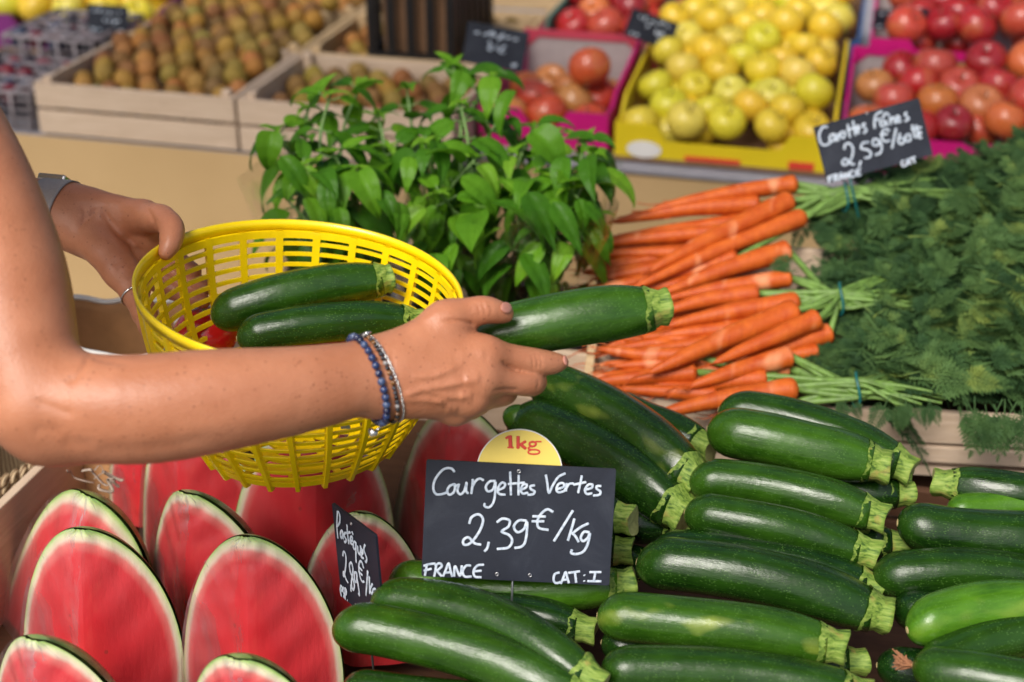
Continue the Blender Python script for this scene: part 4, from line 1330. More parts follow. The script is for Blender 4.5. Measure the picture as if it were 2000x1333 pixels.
for (x, y, d, lab) in ((402, 652, 1.435, 'red tomato showing at the left inside the yellow basket'), (560, 720, 1.39, 'red tomato lying low in the yellow basket under the courgettes'), (660, 690, 1.41, 'red tomato at the right in the yellow basket under the courgettes')):
    t = thing('tomato', lab, 'tomato', P(x, y, d), 'tomatoes in the yellow basket')
    prof = [(max(.0003, .033 * math.sin(math.pi * k / 14)), -.027 * math.cos(math.pi * k / 14) - (.004 * math.exp(-(.033 * math.sin(math.pi * k / 14) / .009) ** 2) if k > 7 else 0)) for k in range(15)]
    MB().lathe(prof, 22).build('flesh', MAT['tomato'], t, local=True)
    MB().tube([(0, 0, .020), (.001, 0, .028)], .0016, 6).build('stalk', MAT['stalk'], t, local=True)

# crate that holds the courgettes
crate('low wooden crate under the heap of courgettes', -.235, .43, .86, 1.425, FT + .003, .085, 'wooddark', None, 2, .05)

# ------------------------------------------------------------------ yellow basket
RIMC = P(588, 560, 1.30)
BASC = P(592, 846, 1.375)
Rr = 309 * 1.30 / FOC; Rb_ = 192 * 1.385 / FOC
ex = unit(P(905, 592, 1.30) - P(268, 505, 1.30)); ey = unit(np.cross([0, 0, 1.0], ex)); ez = np.cross(ex, ey)
bx_, by_, bz_ = unit(cr * 1 + .02 * ez), None, None
by_ = unit(np.cross([0, 0, 1.0], bx_)); 
bk = thing('basket', 'round yellow plastic mesh basket with worn rim, held over the melons', 'basket', BASC)
def bp_(s, a, k=1.0, off=0.0):
    """point on the basket wall: s = 0 rim .. 1 base, a = angle"""
    c = RIMC * (1 - s) + BASC * s
    r = (Rr * (1 - s) + Rb_ * s) * k + off + .010 * math.sin(math.pi * s)
    u = unit(ex * (1 - s) + bx_ * s); v = unit(ey * (1 - s) + by_ * s)
    return c + r * (math.cos(a) * u + math.sin(a) * v)
NB = 96
def band(m, s0, s1, t0, t1):
    V = []; F = []
    for i in range(NB):
        a = 2 * math.pi * i / NB
        V += [bp_(s0, a, 1, t0), bp_(s1, a, 1, t0), bp_(s1, a, 1, t1), bp_(s0, a, 1, t1)]
    for i in range(NB):
        j = (i + 1) % NB
        for k in range(4):
            F.append((i * 4 + k, i * 4 + (k + 1) % 4, j * 4 + (k + 1) % 4, j * 4 + k))
    m.add(V, F)
m = MB()
NRING = 13
for k in range(NRING):
    s0 = .085 + .86 * k / NRING
    band(m, s0 + .034, s0 + .034 + .0225, -.0012, .0012)
band(m, .05, .094, -.0014, .0014)
band(m, .955, 1.0, -.0014, .0014)
NR = 24
for k in range(NR):
    a = 2 * math.pi * (k + .3) / NR
    V = []; F = []
    ss = np.linspace(.05, 1.035, 14)
    for s in ss:
        w = (.0062 * (1 - s) + .0046 * s) / (Rr * (1 - s) + Rb_ * s) / 2 * 1.25
        V += [bp_(s, a - w, 1, -.0016), bp_(s, a + w, 1, -.0016), bp_(s, a + w * .6, 1, .0042), bp_(s, a - w * .6, 1, .0042)]
    for i in range(13):
        for q in range(4):
            F.append((i * 4 + q, i * 4 + (q + 1) % 4, (i + 1) * 4 + (q + 1) % 4, (i + 1) * 4 + q))
    F += [(3, 2, 1, 0), (52, 53, 54, 55)]
    m.add(V, F)
m.build('mesh_wall', MAT['yplastic'], bk, False, 0)
m = MB()
band(m, -.012, .052, .0018, .0046)
rim_o = m.build('rim', MAT['yplastic'], bk, True)
m = MB()
m.tube([bp_(-.014, 2 * math.pi * i / 120, 1, .0030) for i in range(120)], .0032, 8, closed=True)
m.build('rim_edge', MAT['wornrim'], rim_o)
m = MB()
for k in range(5):
    r0 = Rb_ * (1 - k / 5) - .002; r1 = r0 - Rb_ * .10
    V = []; F = []
    for i in range(48):
        a = 2 * math.pi * i / 48
        dv = math.cos(a) * bx_ + math.sin(a) * by_
        up = np.array([0, 0, .0015])
        V += [BASC + r0 * dv - up, BASC + max(.002, r1) * dv - up, BASC + max(.002, r1) * dv + up, BASC + r0 * dv + up]
    for i in range(48):
        j = (i + 1) % 48
        for q in range(4): F.append((i * 4 + q, i * 4 + (q + 1) % 4, j * 4 + (q + 1) % 4, j * 4 + q))
    m.add(V, F)
for k in range(12):
    a = 2 * math.pi * k / 12; dv = math.cos(a) * bx_ + math.sin(a) * by_
    m.beam(BASC + .003 * dv + np.array([0, 0, .0003]), BASC + (Rb_ - .002) * dv + np.array([0, 0, .0003]), .0025, .006)
m.build('base', MAT['yplastic'], bk, False)

# ------------------------------------------------------------------ watermelons
def wedge(label, apex, d, hw, yaw=0.0, lean=-8, roll=0.0, s=1.0, w=60, cut=-.035):
    """quarter melon standing on its cut end, ridge of the two cut faces to the front; hw: half width in photo pixels"""
    S = hw * d / FOC / (MR * math.sin(math.radians(w)))
    A = P(apex[0], apex[1], d)
    t = thing('watermelon_wedge', label, 'watermelon', A, 'watermelon wedges in the crate')
    # local axes: z up along the wedge, -y towards the camera
    fy = unit([cf[0], cf[1], 0]); fx = unit([cr[0], cr[1], 0])
    Rm = Matrix((fx, fy, (0, 0, 1))).transposed() @ Matrix.Rotation(math.radians(roll), 3, 'Y') @ Matrix.Rotation(math.radians(lean), 3, 'X') @ Matrix.Rotation(math.radians(yaw), 3, 'Z')
    sc = np.array([S, S, S * s])
    M4 = Rm.to_4x4()
    org = A - np.array(Rm @ Vector((0, 0, MA * sc[2])))
    for i in range(3): M4[i][3] = org[i]
    t.matrix_world = M4
    t.scale = Vector(sc)
    t.matrix_world = Matrix.Translation(Vector(org)) @ Rm.to_4x4() @ Matrix.Diagonal((*sc, 1))
    ww = math.radians(w)
    nt, nr = 40, 14
    th1 = math.acos(cut / MA)
    ex_ = 1.11 + (int(apex[0]) % 7) * .02
    th0 = .13 + .03 * (int(apex[0]) % 4)
    V = []; F = []
    r = random.Random(int(apex[0]))
    for sgn in (-1, 1):
        base = len(V)
        for i in range(nt):
            th = th0 + (th1 - th0) * i / (nt - 1)
            for k in range(nr):
                q = k / (nr - 1)
                rad = q * MR * math.sin(th) ** ex_
                yy = math.sqrt((rad * math.cos(ww)) ** 2 + .0055 ** 2) - .0055 + .0012 * math.sin(i * .9 + k * .7 + apex[0]) * math.sin(q * 3.1)
                V.append((sgn * rad * math.sin(ww), yy, MA * math.cos(th)))
        for i in range(nt - 1):
            for k in range(nr - 1):
                f = (base + i * nr + k, base + (i + 1) * nr + k, base + (i + 1) * nr + k + 1, base + i * nr + k + 1)
                F.append(f if sgn < 0 else f[::-1])
    # flat cut end
    b2 = len(V); zb = cut
    rb = MR * math.sin(th1) ** ex_
    V.append((0, 0, zb))
    for k in range(17):
        a = -ww + 2 * ww * k / 16
        V.append((rb * math.sin(a), rb * math.cos(a), zb))
    for k in range(16): F.append((b2, b2 + 1 + k, b2 + 2 + k))
    b3 = len(V); rt_ = MR * math.sin(th0) ** ex_
    V.append((0, 0, MA * math.cos(th0) + .002))
    for k in range(17):
        a = -ww + 2 * ww * k / 16
        V.append((rt_ * math.sin(a), rt_ * math.cos(a), MA * math.cos(th0)))
    for k in range(16): F.append((b3, b3 + 2 + k, b3 + 1 + k))
    mk('flesh', V, F, MAT['flesh'], t, True, local=True)
    V2 = []; F2 = []
    na = 18
    for i in range(nt):
        th = th0 + (th1 - th0) * i / (nt - 1)
        for k in range(na):
            a = -ww + 2 * ww * k / (na - 1)
            R2 = MR * 1.0
            V2.append((R2 * math.sin(th) ** ex_ * math.sin(a), R2 * math.sin(th) ** ex_ * math.cos(a), MA * math.cos(th)))
    for i in range(nt - 1):
        for k in range(na - 1):
            F2.append((i * na + k, i * na + k + 1, (i + 1) * na + k + 1, (i + 1) * na + k))
    mk('rind', V2, F2, MAT['rind'], t, True, local=True)
    # cling film: stretched skin a hair outside the cut faces, drawn flat across the ridge and wrinkled
    V3 = []; F3 = []
    for i in range(nt):
        th = th0 + (th1 - .02 - th0) * i / (nt - 1)
        for k in range(25):
            u = -1 + 2 * k / 24
            rad = abs(u) * MR * 1.012 * math.sin(th) ** ex_
            yy = math.sqrt((rad * math.cos(ww)) ** 2 + .010 ** 2) - .0125
            wr = .0006 * math.sin(u * 19 + i * .35 + apex[0]) + .0005 * math.sin(i * 1.3 + u * 6)
            V3.append((math.copysign(rad, u) * math.sin(ww), yy - .0012 + wr, MA * 1.006 * math.cos(th)))
    for i in range(nt - 1):
        for k in range(24):
            F3.append((i * 25 + k, i * 25 + k + 1, (i + 1) * 25 + k + 1, (i + 1) * 25 + k))
    mk('cling_film', V3, F3, MAT['film'], t, True, local=True)
    return t
wedge('watermelon wedge at the far left with its straight edge slanting down to the corner', (168, 966), 1.40, 185, -26, -12, 18, 1.12, cut=-.12)
wedge('large watermelon wedge second from the left, standing in front of the slanting one', (156, 1033), 1.28, 174, -8, -14, 2, 1.12, cut=-.10)
wedge('watermelon wedge cut off by the lower left corner', (62, 1246), 1.14, 185, -22, -14, 3)
wedge('watermelon wedge with a steep dark left side behind the tall front one', (362, 960), 1.37, 172, -30, -14, 3, 1.05)
wedge('tall watermelon wedge in front, nearest to the dark courgettes', (480, 1047), 1.25, 170, -8, -14, 1, 1.18)
wedge('watermelon wedge whose top just shows at the lower edge', (462, 1285), 1.11, 165, -18, -14, 2)
wedge('watermelon wedge under the elbow at the back of the crate', (345, 800), 1.50, 150, -20, -14, 0, 1.3)
wedge('watermelon wedge under the basket, its right rind standing clear', (618, 800), 1.47, 170, 10, -14, 2, 1.25)
wedge('watermelon wedge behind the price sign with glare on its film', (888, 788), 1.53, 160, -20, -14, 2, 1.35)
wedge('watermelon wedge behind the small slanted sign', (706, 1000), 1.35, 134, -10, -14, 4, 1.15)
wedge('thin dark slice of watermelon showing left of the wedge under the elbow', (262, 838), 1.58, 80, 0, -14, -4, 1.2)
crate('wooden crate lined with paper shreds holding the watermelon wedges', -.83, -.245, .80, 1.56, FT + .003, .135, 'wood', None, 2, .11)
m = MB(); r = random.Random(9)
for k in range(12):
    px, py = r.choice([(150, 1010), (200, 950), (120, 1060), (90, 1090), (60, 1080), (170, 985), (215, 930)])
    p = P(px + r.uniform(-30, 30), py + r.uniform(-20, 30), 1.49 + r.uniform(-.01, .05))
    pts = [p]
    for q in range(4): pts.append(pts[-1] + np.array([r.uniform(-.014, .014), r.uniform(-.01, .01), r.uniform(-.008, .014)]))
    m.tube(catmull(pts, 4), .0013, 5, 1.4, .35)
o = tag(m.build('paper_shreds', MAT['straw']), 'loose pale paper shreds between the crate side and the melons', 'paper shreds'); o['kind'] = 'stuff'

# ------------------------------------------------------------------ carrots
CFL, CFR = PZ(1150, 772, .800), PZ(2150, 826, .800)
CBL, CBR = PZ(1192, 470, .875), PZ(2150, 520, .875)
t = thing('wooden_crate', 'pale wooden crate holding the bunches of carrots', 'crate', (CFL[0], CFL[1], FT))
def board(nm_, a, b, z0, mat_, th=.011):
    m = MB(); L_ = np.linalg.norm(b - a)
    lo_a = np.array([a[0], a[1], z0]); lo_b = np.array([b[0], b[1], z0])
    n_ = unit(np.cross([0, 0, 1.0], b - a)) * th
    hgt = [(0.0, .47), (.53, 1.0)]
    for q0, q1 in hgt:
        V = [lo_a + (a - lo_a) * q0, lo_b + (b - lo_b) * q0, lo_b + (b - lo_b) * q1, lo_a + (a - lo_a) * q1]
        V = V + [v + n_ for v in V]
        m.add(V, [(0, 1, 2, 3), (7, 6, 5, 4), (0, 4, 5, 1), (1, 5, 6, 2), (2, 6, 7, 3), (3, 7, 4, 0)])
    return m.build(nm_, mat_, t, False, .0015)
board('end_board', CFL, CFR, .715, MAT['wood'])
board('end_board', CBL, CBR, .74, MAT['wood'])
board('side_board', CFL + [.0, .012, 0], CBL - [0, .003, 0], .735, MAT['wood2'])
board('side_board', CFR + [0, .012, 0], CBR - [0, .003, 0], .735, MAT['wood2'])
V = [[*CFL[:2], .735], [*CFR[:2], .735], [*CBR[:2], .76], [*CBL[:2], .76]]
mk('base_board', V + [[a, b, c - .006] for a, b, c in V], [(0, 1, 2, 3), (7, 6, 5, 4), (0, 4, 5, 1), (1, 5, 6, 2), (2, 6, 7, 3), (3, 7, 4, 0)], MAT['wooddark'], t, False)
MB().box(((CFL[0] + CFR[0]) / 2, 1.70, (FT + .72) / 2), (.7, .30, .72 - FT - .01)).build('support_block', MAT['wooddark'], t, False)
CFn = CFL[1]
def dC(px, py, lift=0.0):
    """depth of the carrot heap: a plane rising from the front rim to the back"""
    q = ray(px, py)
    # plane through z=.812 at y=1.46, slope up .30
    k = .33
    # z = .812 + k*(y-1.46) + lift
    return (ZC - .812 - lift + k * 1.46) / (k * q[1] - q[2])
def frond_mesh():
    """one feathery carrot leaf about 1 long, drawn flat with curl"""
    r = random.Random(3)
    V = []; F = []
    def blade(o, d, l, w, nrm):
        d = unit(d); s = unit(np.cross(nrm, d))
        k = len(V)
        V.extend([o - s * w * .35, o + s * w * .35, o + d * l * .55 + s * w * .6 + nrm * l * .06, o + d * l, o + d * l * .55 - s * w * .6 + nrm * l * .06])
        F.append((k, k + 1, k + 2, k + 3, k + 4))
    nrm = np.array([0, 0, 1.0])
    def pinna(o, d, l):
        d = unit(d); s = unit(np.cross(nrm, d))
        n = 4
        for i in range(n):
            q = .25 + .7 * i / n
            for sg in (-1, 1):
                dd = d * .75 + s * sg * .75 + nrm * r.uniform(-.3, .3)
                blade(o + d * l * q, dd, l * .50 * (1.15 - q), l * .062, nrm)
                dd2 = d * .3 + s * sg + nrm * r.uniform(-.3, .3)
                blade(o + d * l * (q - .08), dd2, l * .36 * (1.15 - q), l * .055, nrm)
        blade(o + d * l * .6, d, l * .5, l * .10, nrm)
        blade(o, d, l * .9, l * .045, nrm)
    for i in range(7):
        q = .34 + .60 * i / 7
        o = np.array([q, 0, -.10 * q * q])
        l = .40 * (1.1 - q) + .07
        for sg in (-1, 1):
            pinna(o, np.array([.62, sg * .75, r.uniform(-.15, .15)]), l)
    pinna(np.array([.92, 0, -.085]), np.array([1, 0, -.15]), .16)
    k = len(V)
    for i in range(9):
        q = i / 8; w = .012 * (1 - q * .7)
        V.extend([np.array([q, -w, -.10 * q * q]), np.array([q, w, -.10 * q * q])])
    for i in range(8): F.append((k + 2 * i, k + 2 * i + 1, k + 2 * i + 3, k + 2 * i + 2))
    return np.array(V), F
FRV, FRF = frond_mesh()
def frond(m, o, d, nrm, L, curl=0.0, tone=.5):
    d = unit(d); nrm = unit(nrm - d * (nrm @ d)); s = np.cross(nrm, d)
    X = FRV * L
    x = X[:, 0]; z = X[:, 2] - curl * x * x / L
    m.add(o + x[:, None] * d + X[:, 1][:, None] * s + z[:, None] * nrm, FRF, tone)
def carrot(parent, crown, tip, rp, root=None, lift=0.0, bend=0.0, crown_dir=None, seed=0):
    r = random.Random(seed)
    dc, dt = dC(*crown, lift), dC(*tip, lift)
    a, b = P(*crown, dc), P(*tip, dt)
    R = rp * r.uniform(1.02, 1.22) * dc / FOC
    mid = (a + b) / 2 + cu * bend + cr * r.uniform(-.004, .004)
    pts = [a, a * .72 + mid * .28 + cu * bend * .1, mid, mid * .4 + b * .6 + cu * bend * .15 + cf * r.uniform(-.003, .003), b]
    c = catmull(pts, 7)
    n = len(c); q = np.linspace(0, 1, n)
    rad = R * (1.0 - .12 * q - .64 * q ** 1.9) * (1 + .03 * np.sin(q * 20 + seed))
    rad[0] *= .62; rad[1] *= .93
    rad[-1] *= .45; rad[-2] *= .8
    m = MB().tube(c, rad, 12)
    if root is None and seed % 3 != 1:
        root = (tip[0] - 28 - 26 * r.random(), tip[1] + r.uniform(-4, 12))
    if root is not None:
        rd = dC(*root, lift + .006)
        e = P(*root, rd)
        rt = catmull([b, (b + e) / 2 + cu * r.uniform(-.004, .006), e], 6)
        m.tube(rt, np.linspace(rad[-1] * .9, .0006, len(rt)), 6)
    for k in range(2):
        s_ = c[int(n * r.uniform(.5, .95))]
        rt = catmull([s_, s_ - unit(a - b) * .015 + cu * r.uniform(-.01, .006) - cf * .003, s_ - unit(a - b) * r.uniform(.03, .05) + cu * r.uniform(-.016, .01)], 5)
        m.tube(rt, np.linspace(.0010, .0004, len(rt)), 5)
    o = m.build('carrot', MAT['carrot'], parent)
    dv_ = unit(a - c[1])
    MB().tube([a * .35 + c[1] * .65, a * .8 + c[1] * .2 + dv_ * .0008, a + dv_ * .001, a + dv_ * .005], [R * .95, R * .85, R * .72, R * .45], 10).build('crown', MAT['crown'], o, True).location = (0, 0, 0)
    return a
BUN = [
 dict(label='carrot bunch at the back of the crate, under the carrot price sign', tie=(1650, 384), fan=[(1800, 350), (1960, 300), (1880, 420), (1990, 380)], lift=.006,
  carrots=[((1556, 360), (1268, 412), 16, None, .010, .004), ((1483, 400), (1195, 435), 19, (1084, 464), .0, .006), ((1545, 392), (1262, 533), 18.5, (1222, 559), .012, .004), ((1571, 424), (1238, 563), 19, None, .006, .003),
           ((1480, 448), (1121, 484), 17, (1100, 492), -.006, .002), ((1440, 492), (1122, 497), 14, None, -.010, 0), ((1440, 505), (1146, 570), 19, None, -.006, -.003), ((1420, 545), (1150, 578), 15, None, -.012, 0), ((1500, 372), (1290, 400), 12, None, -.004, 0), ((1470, 430), (1180, 470), 16, None, -.016, 0), ((1480, 470), (1160, 520), 16, None, -.018, 0)]),
 dict(label='middle carrot bunch, tied just right of the held courgette', tie=(1640, 585), fan=[(1800, 520), (1960, 500), (1850, 620), (1985, 600)], lift=.004,
  carrots=[((1541, 490), (1296, 574), 19, None, .006, .004), ((1545, 544), (1296, 586), 18, None, .008, .003), ((1480, 574), (1290, 612), 17.5, None, .004, .004), ((1560, 592), (1300, 638), 19, (1270, 640), .004, .004), ((1556, 608), (1267, 730), 23, (1203, 770), .014, .004), ((1598, 623), (1395, 710), 20, (1335, 724), .018, .002), ((1622, 650), (1450, 712), 18, None, -.004, 0), ((1500, 635), (1256, 660), 18, None, -.008, 0), ((1598, 686), (1440, 712), 15, None, -.010, 0), ((1520, 560), (1270, 600), 17, None, -.014, 0), ((1480, 660), (1230, 690), 18, (1160, 700), -.014, 0)]),
 dict(label='carrot bunch lying at the front rim, half behind the topmost courgettes', tie=(1672, 762), fan=[(1830, 700), (1960, 680), (1850, 780), (1990, 790)], lift=.0,
  carrots=[((1545, 697), (1345, 757), 21, (1335, 762), .012, .003), ((1496, 740), (1350, 760), 20, None, .002, .002), ((1556, 760), (1277, 812), 21, None, .010, .003), ((1345, 694), (1166, 681), 18, (1150, 676), .0, -.004), ((1360, 728), (1150, 748), 19, (1128, 750), -.004, 0), ((1400, 772), (1206, 760), 17, (1146, 742), -.002, 0), ((1553, 788), (1400, 800), 14, None, -.004, 0), ((1541, 720), (1420, 735), 16, None, -.004, 0), ((1420, 705), (1200, 716), 17, (1150, 730), -.010, 0), ((1480, 765), (1260, 752), 17, None, -.012, 0), ((1380, 690), (1190, 655), 17, None, -.014, 0)]),
]
rb = random.Random(12)
up_n = unit(np.array([0, -.33, 1.0]))
def foliage(m, n, x0, x1, y0, y1, rr, Lr=(.060, .105), lifts=(0, .03), flat=.75, tone=.5):
    for k in range(n):
        px, py = rr.uniform(x0, x1), rr.uniform(y0, y1)
        if py < 395 - (px - 1560) * .30 + 0 or py > 745 + max(0, 1700 - px) * .2: continue
        o = P(px, py, dC(px, py, rr.uniform(*lifts)))
        d = cr * rr.uniform(.1, 1.2) + np.array([0, 1, .33]) * rr.uniform(-.75, .8)
        if py > 690: d = d * [1, 0, 0] + np.array([0, 1, .33]) * rr.uniform(-.15, .8)
        nr_ = up_n + np.array([rr.uniform(-1, 1), rr.uniform(-1, 1), rr.uniform(-.3, .6)]) * flat
        frond(m, o, d, nr_, rr.uniform(*Lr), rr.uniform(-.1, .6), min(1, max(0, rr.gauss(tone, .2))))
rq = random.Random(41)
for bi, b in enumerate(BUN):
    ya, yb = ((440, 545), (560, 680), (690, 775))[bi]
    for k in range(7):
        yy = ya + (yb - ya) * (k + .5) / 7
        xx = 1480 + rq.uniform(-60, 40)
        b['carrots'].append(((xx, yy - 12 + rq.uniform(-8, 8)), (xx - rq.uniform(260, 350), yy + 18 + rq.uniform(-12, 22)), rq.uniform(14, 18), None, -.020 + rq.uniform(-.004, .004), rq.uniform(-.002, .004)))
for bi, b in enumerate(BUN):
    tp_ = P(*b['tie'], dC(*b['tie'], b['lift'] + .012))
    t = thing('carrot_bunch', b['label'], 'carrots', tp_, 'bunches of carrots in the crate')
    st = MB(); tpx = np.array(b['tie'], float)
    for ci, (cw, tip, rp, root, lift, bend) in enumerate(b['carrots']):
        a = carrot(t, cw, tip, rp, root, lift + b['lift'], bend, seed=bi * 20 + ci)
        if lift < -.009: continue
        for k in range(3):
            e = tp_ + cu * rb.uniform(-.012, .012) + cf * rb.uniform(-.006, .006)
            fx_, fy_ = b['fan'][rb.randrange(4)]
            fx_ = b['tie'][0] + (rb.uniform(50, 190) if bi or k else rb.uniform(180, 400)); fy_ = b['tie'][1] + (fy_ - b['tie'][1]) * .45 + rb.uniform(-22, 22)
            g = P(fx_, fy_, dC(fx_, fy_, rb.uniform(.0, .016)))
            ln = catmull([a, a * .45 + e * .55 + cu * rb.uniform(-.003, .003), e, e * .5 + g * .5 + up_n * .004, g], 5)
            st.tube(ln, np.linspace(.0044, .0016, len(ln)), 6)
    st.build('stalks', MAT['stalk'], t)
    MB().tube([tp_ + .0 * cr + (cu * math.sin(a) * .020 + cf * math.cos(a) * .014) + cr * .002 * math.sin(2 * a) for a in np.linspace(0, 2 * math.pi, 20, endpoint=False)], .0017, 6, closed=True).build('tie', MAT['tie'], t)
    m = MB()
    yr = [(300, 470), (440, 640), (610, 800)][bi]
    foliage(m, 190, 1640, 2080, yr[0], yr[1], rb, lifts=(-.010, .006), tone=.35)  # low fronds toned darker, upper ones lighter: depth shading put into the colour
    foliage(m, 150, 1680, 2080, yr[0], yr[1], rb, (.055, .095), (.010, .034), .9, .62)
    foliage(m, 60, 1672, 1790, yr[0] + 30, yr[1], rb, (.05, .08), (.014, .030), .9, .5)
    foliage(m, 90, 1570, 1700, yr[0] + 60, yr[1], rb, (.035, .06), (-.012, .002))
    foliage(m, 70, 1555, 1690, yr[0] + (110 if bi == 0 else 70), yr[1] - 10, rb, (.030, .052), (-.008, .004), .9, .4)
    if bi == 0: foliage(m, 90, 1700, 2080, 290, 360, rb, lifts=(.01, .035))
    if bi == 1:
        for k in range(5): frond(m, P(1560 + rb.uniform(-12, 8), 520 + rb.uniform(-15, 15), dC(1560, 520, .03)), -cr * rb.uniform(.2, 1) + cu * rb.uniform(-.9, .4), -cf, .030, .2)
    if bi == 2:
        for (qx, qy, l) in ((1750, 770, .042), (1770, 780, .035), (1890, 775, .055), (1960, 780, .06), (1930, 790, .05), (1985, 785, .06), (1650, 775, .03), (1820, 780, .03)):
            for k in range(3):
                frond(m, P(qx + rb.uniform(-15, 15), qy, dC(qx, qy, .018) - .02), -cu * 1.0 + cr * rb.uniform(-.8, .8) - cf * .25, -cf + cu * .3, l * rb.uniform(.8, 1.1), .3)
    o = m.build('leaves', MAT['frond'], t, False)
# dense lower layer of leaves of bunches buried behind, seen only as a mass, toned dark to stand for shade in the gaps
m = MB(); rb = random.Random(77)
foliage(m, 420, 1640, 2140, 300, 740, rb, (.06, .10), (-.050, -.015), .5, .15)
o = tag(m.build('carrot_leaves', MAT['frond'], None, False), 'mass of carrot leaves filling the crate under the bunches', 'carrot leaves'); o['kind'] = 'stuff'

# ------------------------------------------------------------------ basil
def leaf_mesh(seed):
    r = random.Random(seed); n, k = 15, 9
    V = []; F = []
    fold = r.uniform(.05, .40); droop = r.uniform(.4, 1.25); cup = r.uniform(-.2, .9); tw = r.uniform(-.5, .5); wid = r.uniform(.21, .29)
    th = 0.0; cx = 0.0; cz_ = 0.0
    for i in range(n):
        q = i / (n - 1)
        w = wid * (math.sin(math.pi * q ** .62) ** .9) * (1 - .35 * q) + .003
        if i:
            th += -droop * 1.5 / (n - 1); cx += math.cos(th) / (n - 1); cz_ += math.sin(th) / (n - 1)
        for j in range(k):
            u = -1 + 2 * j / (k - 1)
            y = u * w
            z = fold * abs(y) - cup * y * y * 1.4 + .016 * math.sin(q * 26 - abs(u) * 3.0) * math.sin(abs(u) * 3.1) - .02 * (1 - min(1, abs(u) * 3)) + tw * y * q
            V.append((cx - math.sin(th) * z, y, cz_ + math.cos(th) * z))
    for i in range(n - 1):
        for j in range(k - 1):
            F.append((i * k + j, (i + 1) * k + j, (i + 1) * k + j + 1, i * k + j + 1))
    return np.array(V), F
LEAVES = [leaf_mesh(s) for s in range(16)]
def put_leaf(m, o, d, nrm, L, r, tone=None):
    d = unit(d); nrm = unit(nrm - d * (nrm @ d)); s = np.cross(nrm, d)
    V, F = LEAVES[r.randrange(16)]
    w = r.uniform(.85, 1.15)
    X = V * L
    m.add(o + X[:, 0:1] * d + X[:, 1:2] * w * s + X[:, 2:3] * nrm, F, min(1, max(0, r.gauss(.5, .22))) if tone is None else tone)
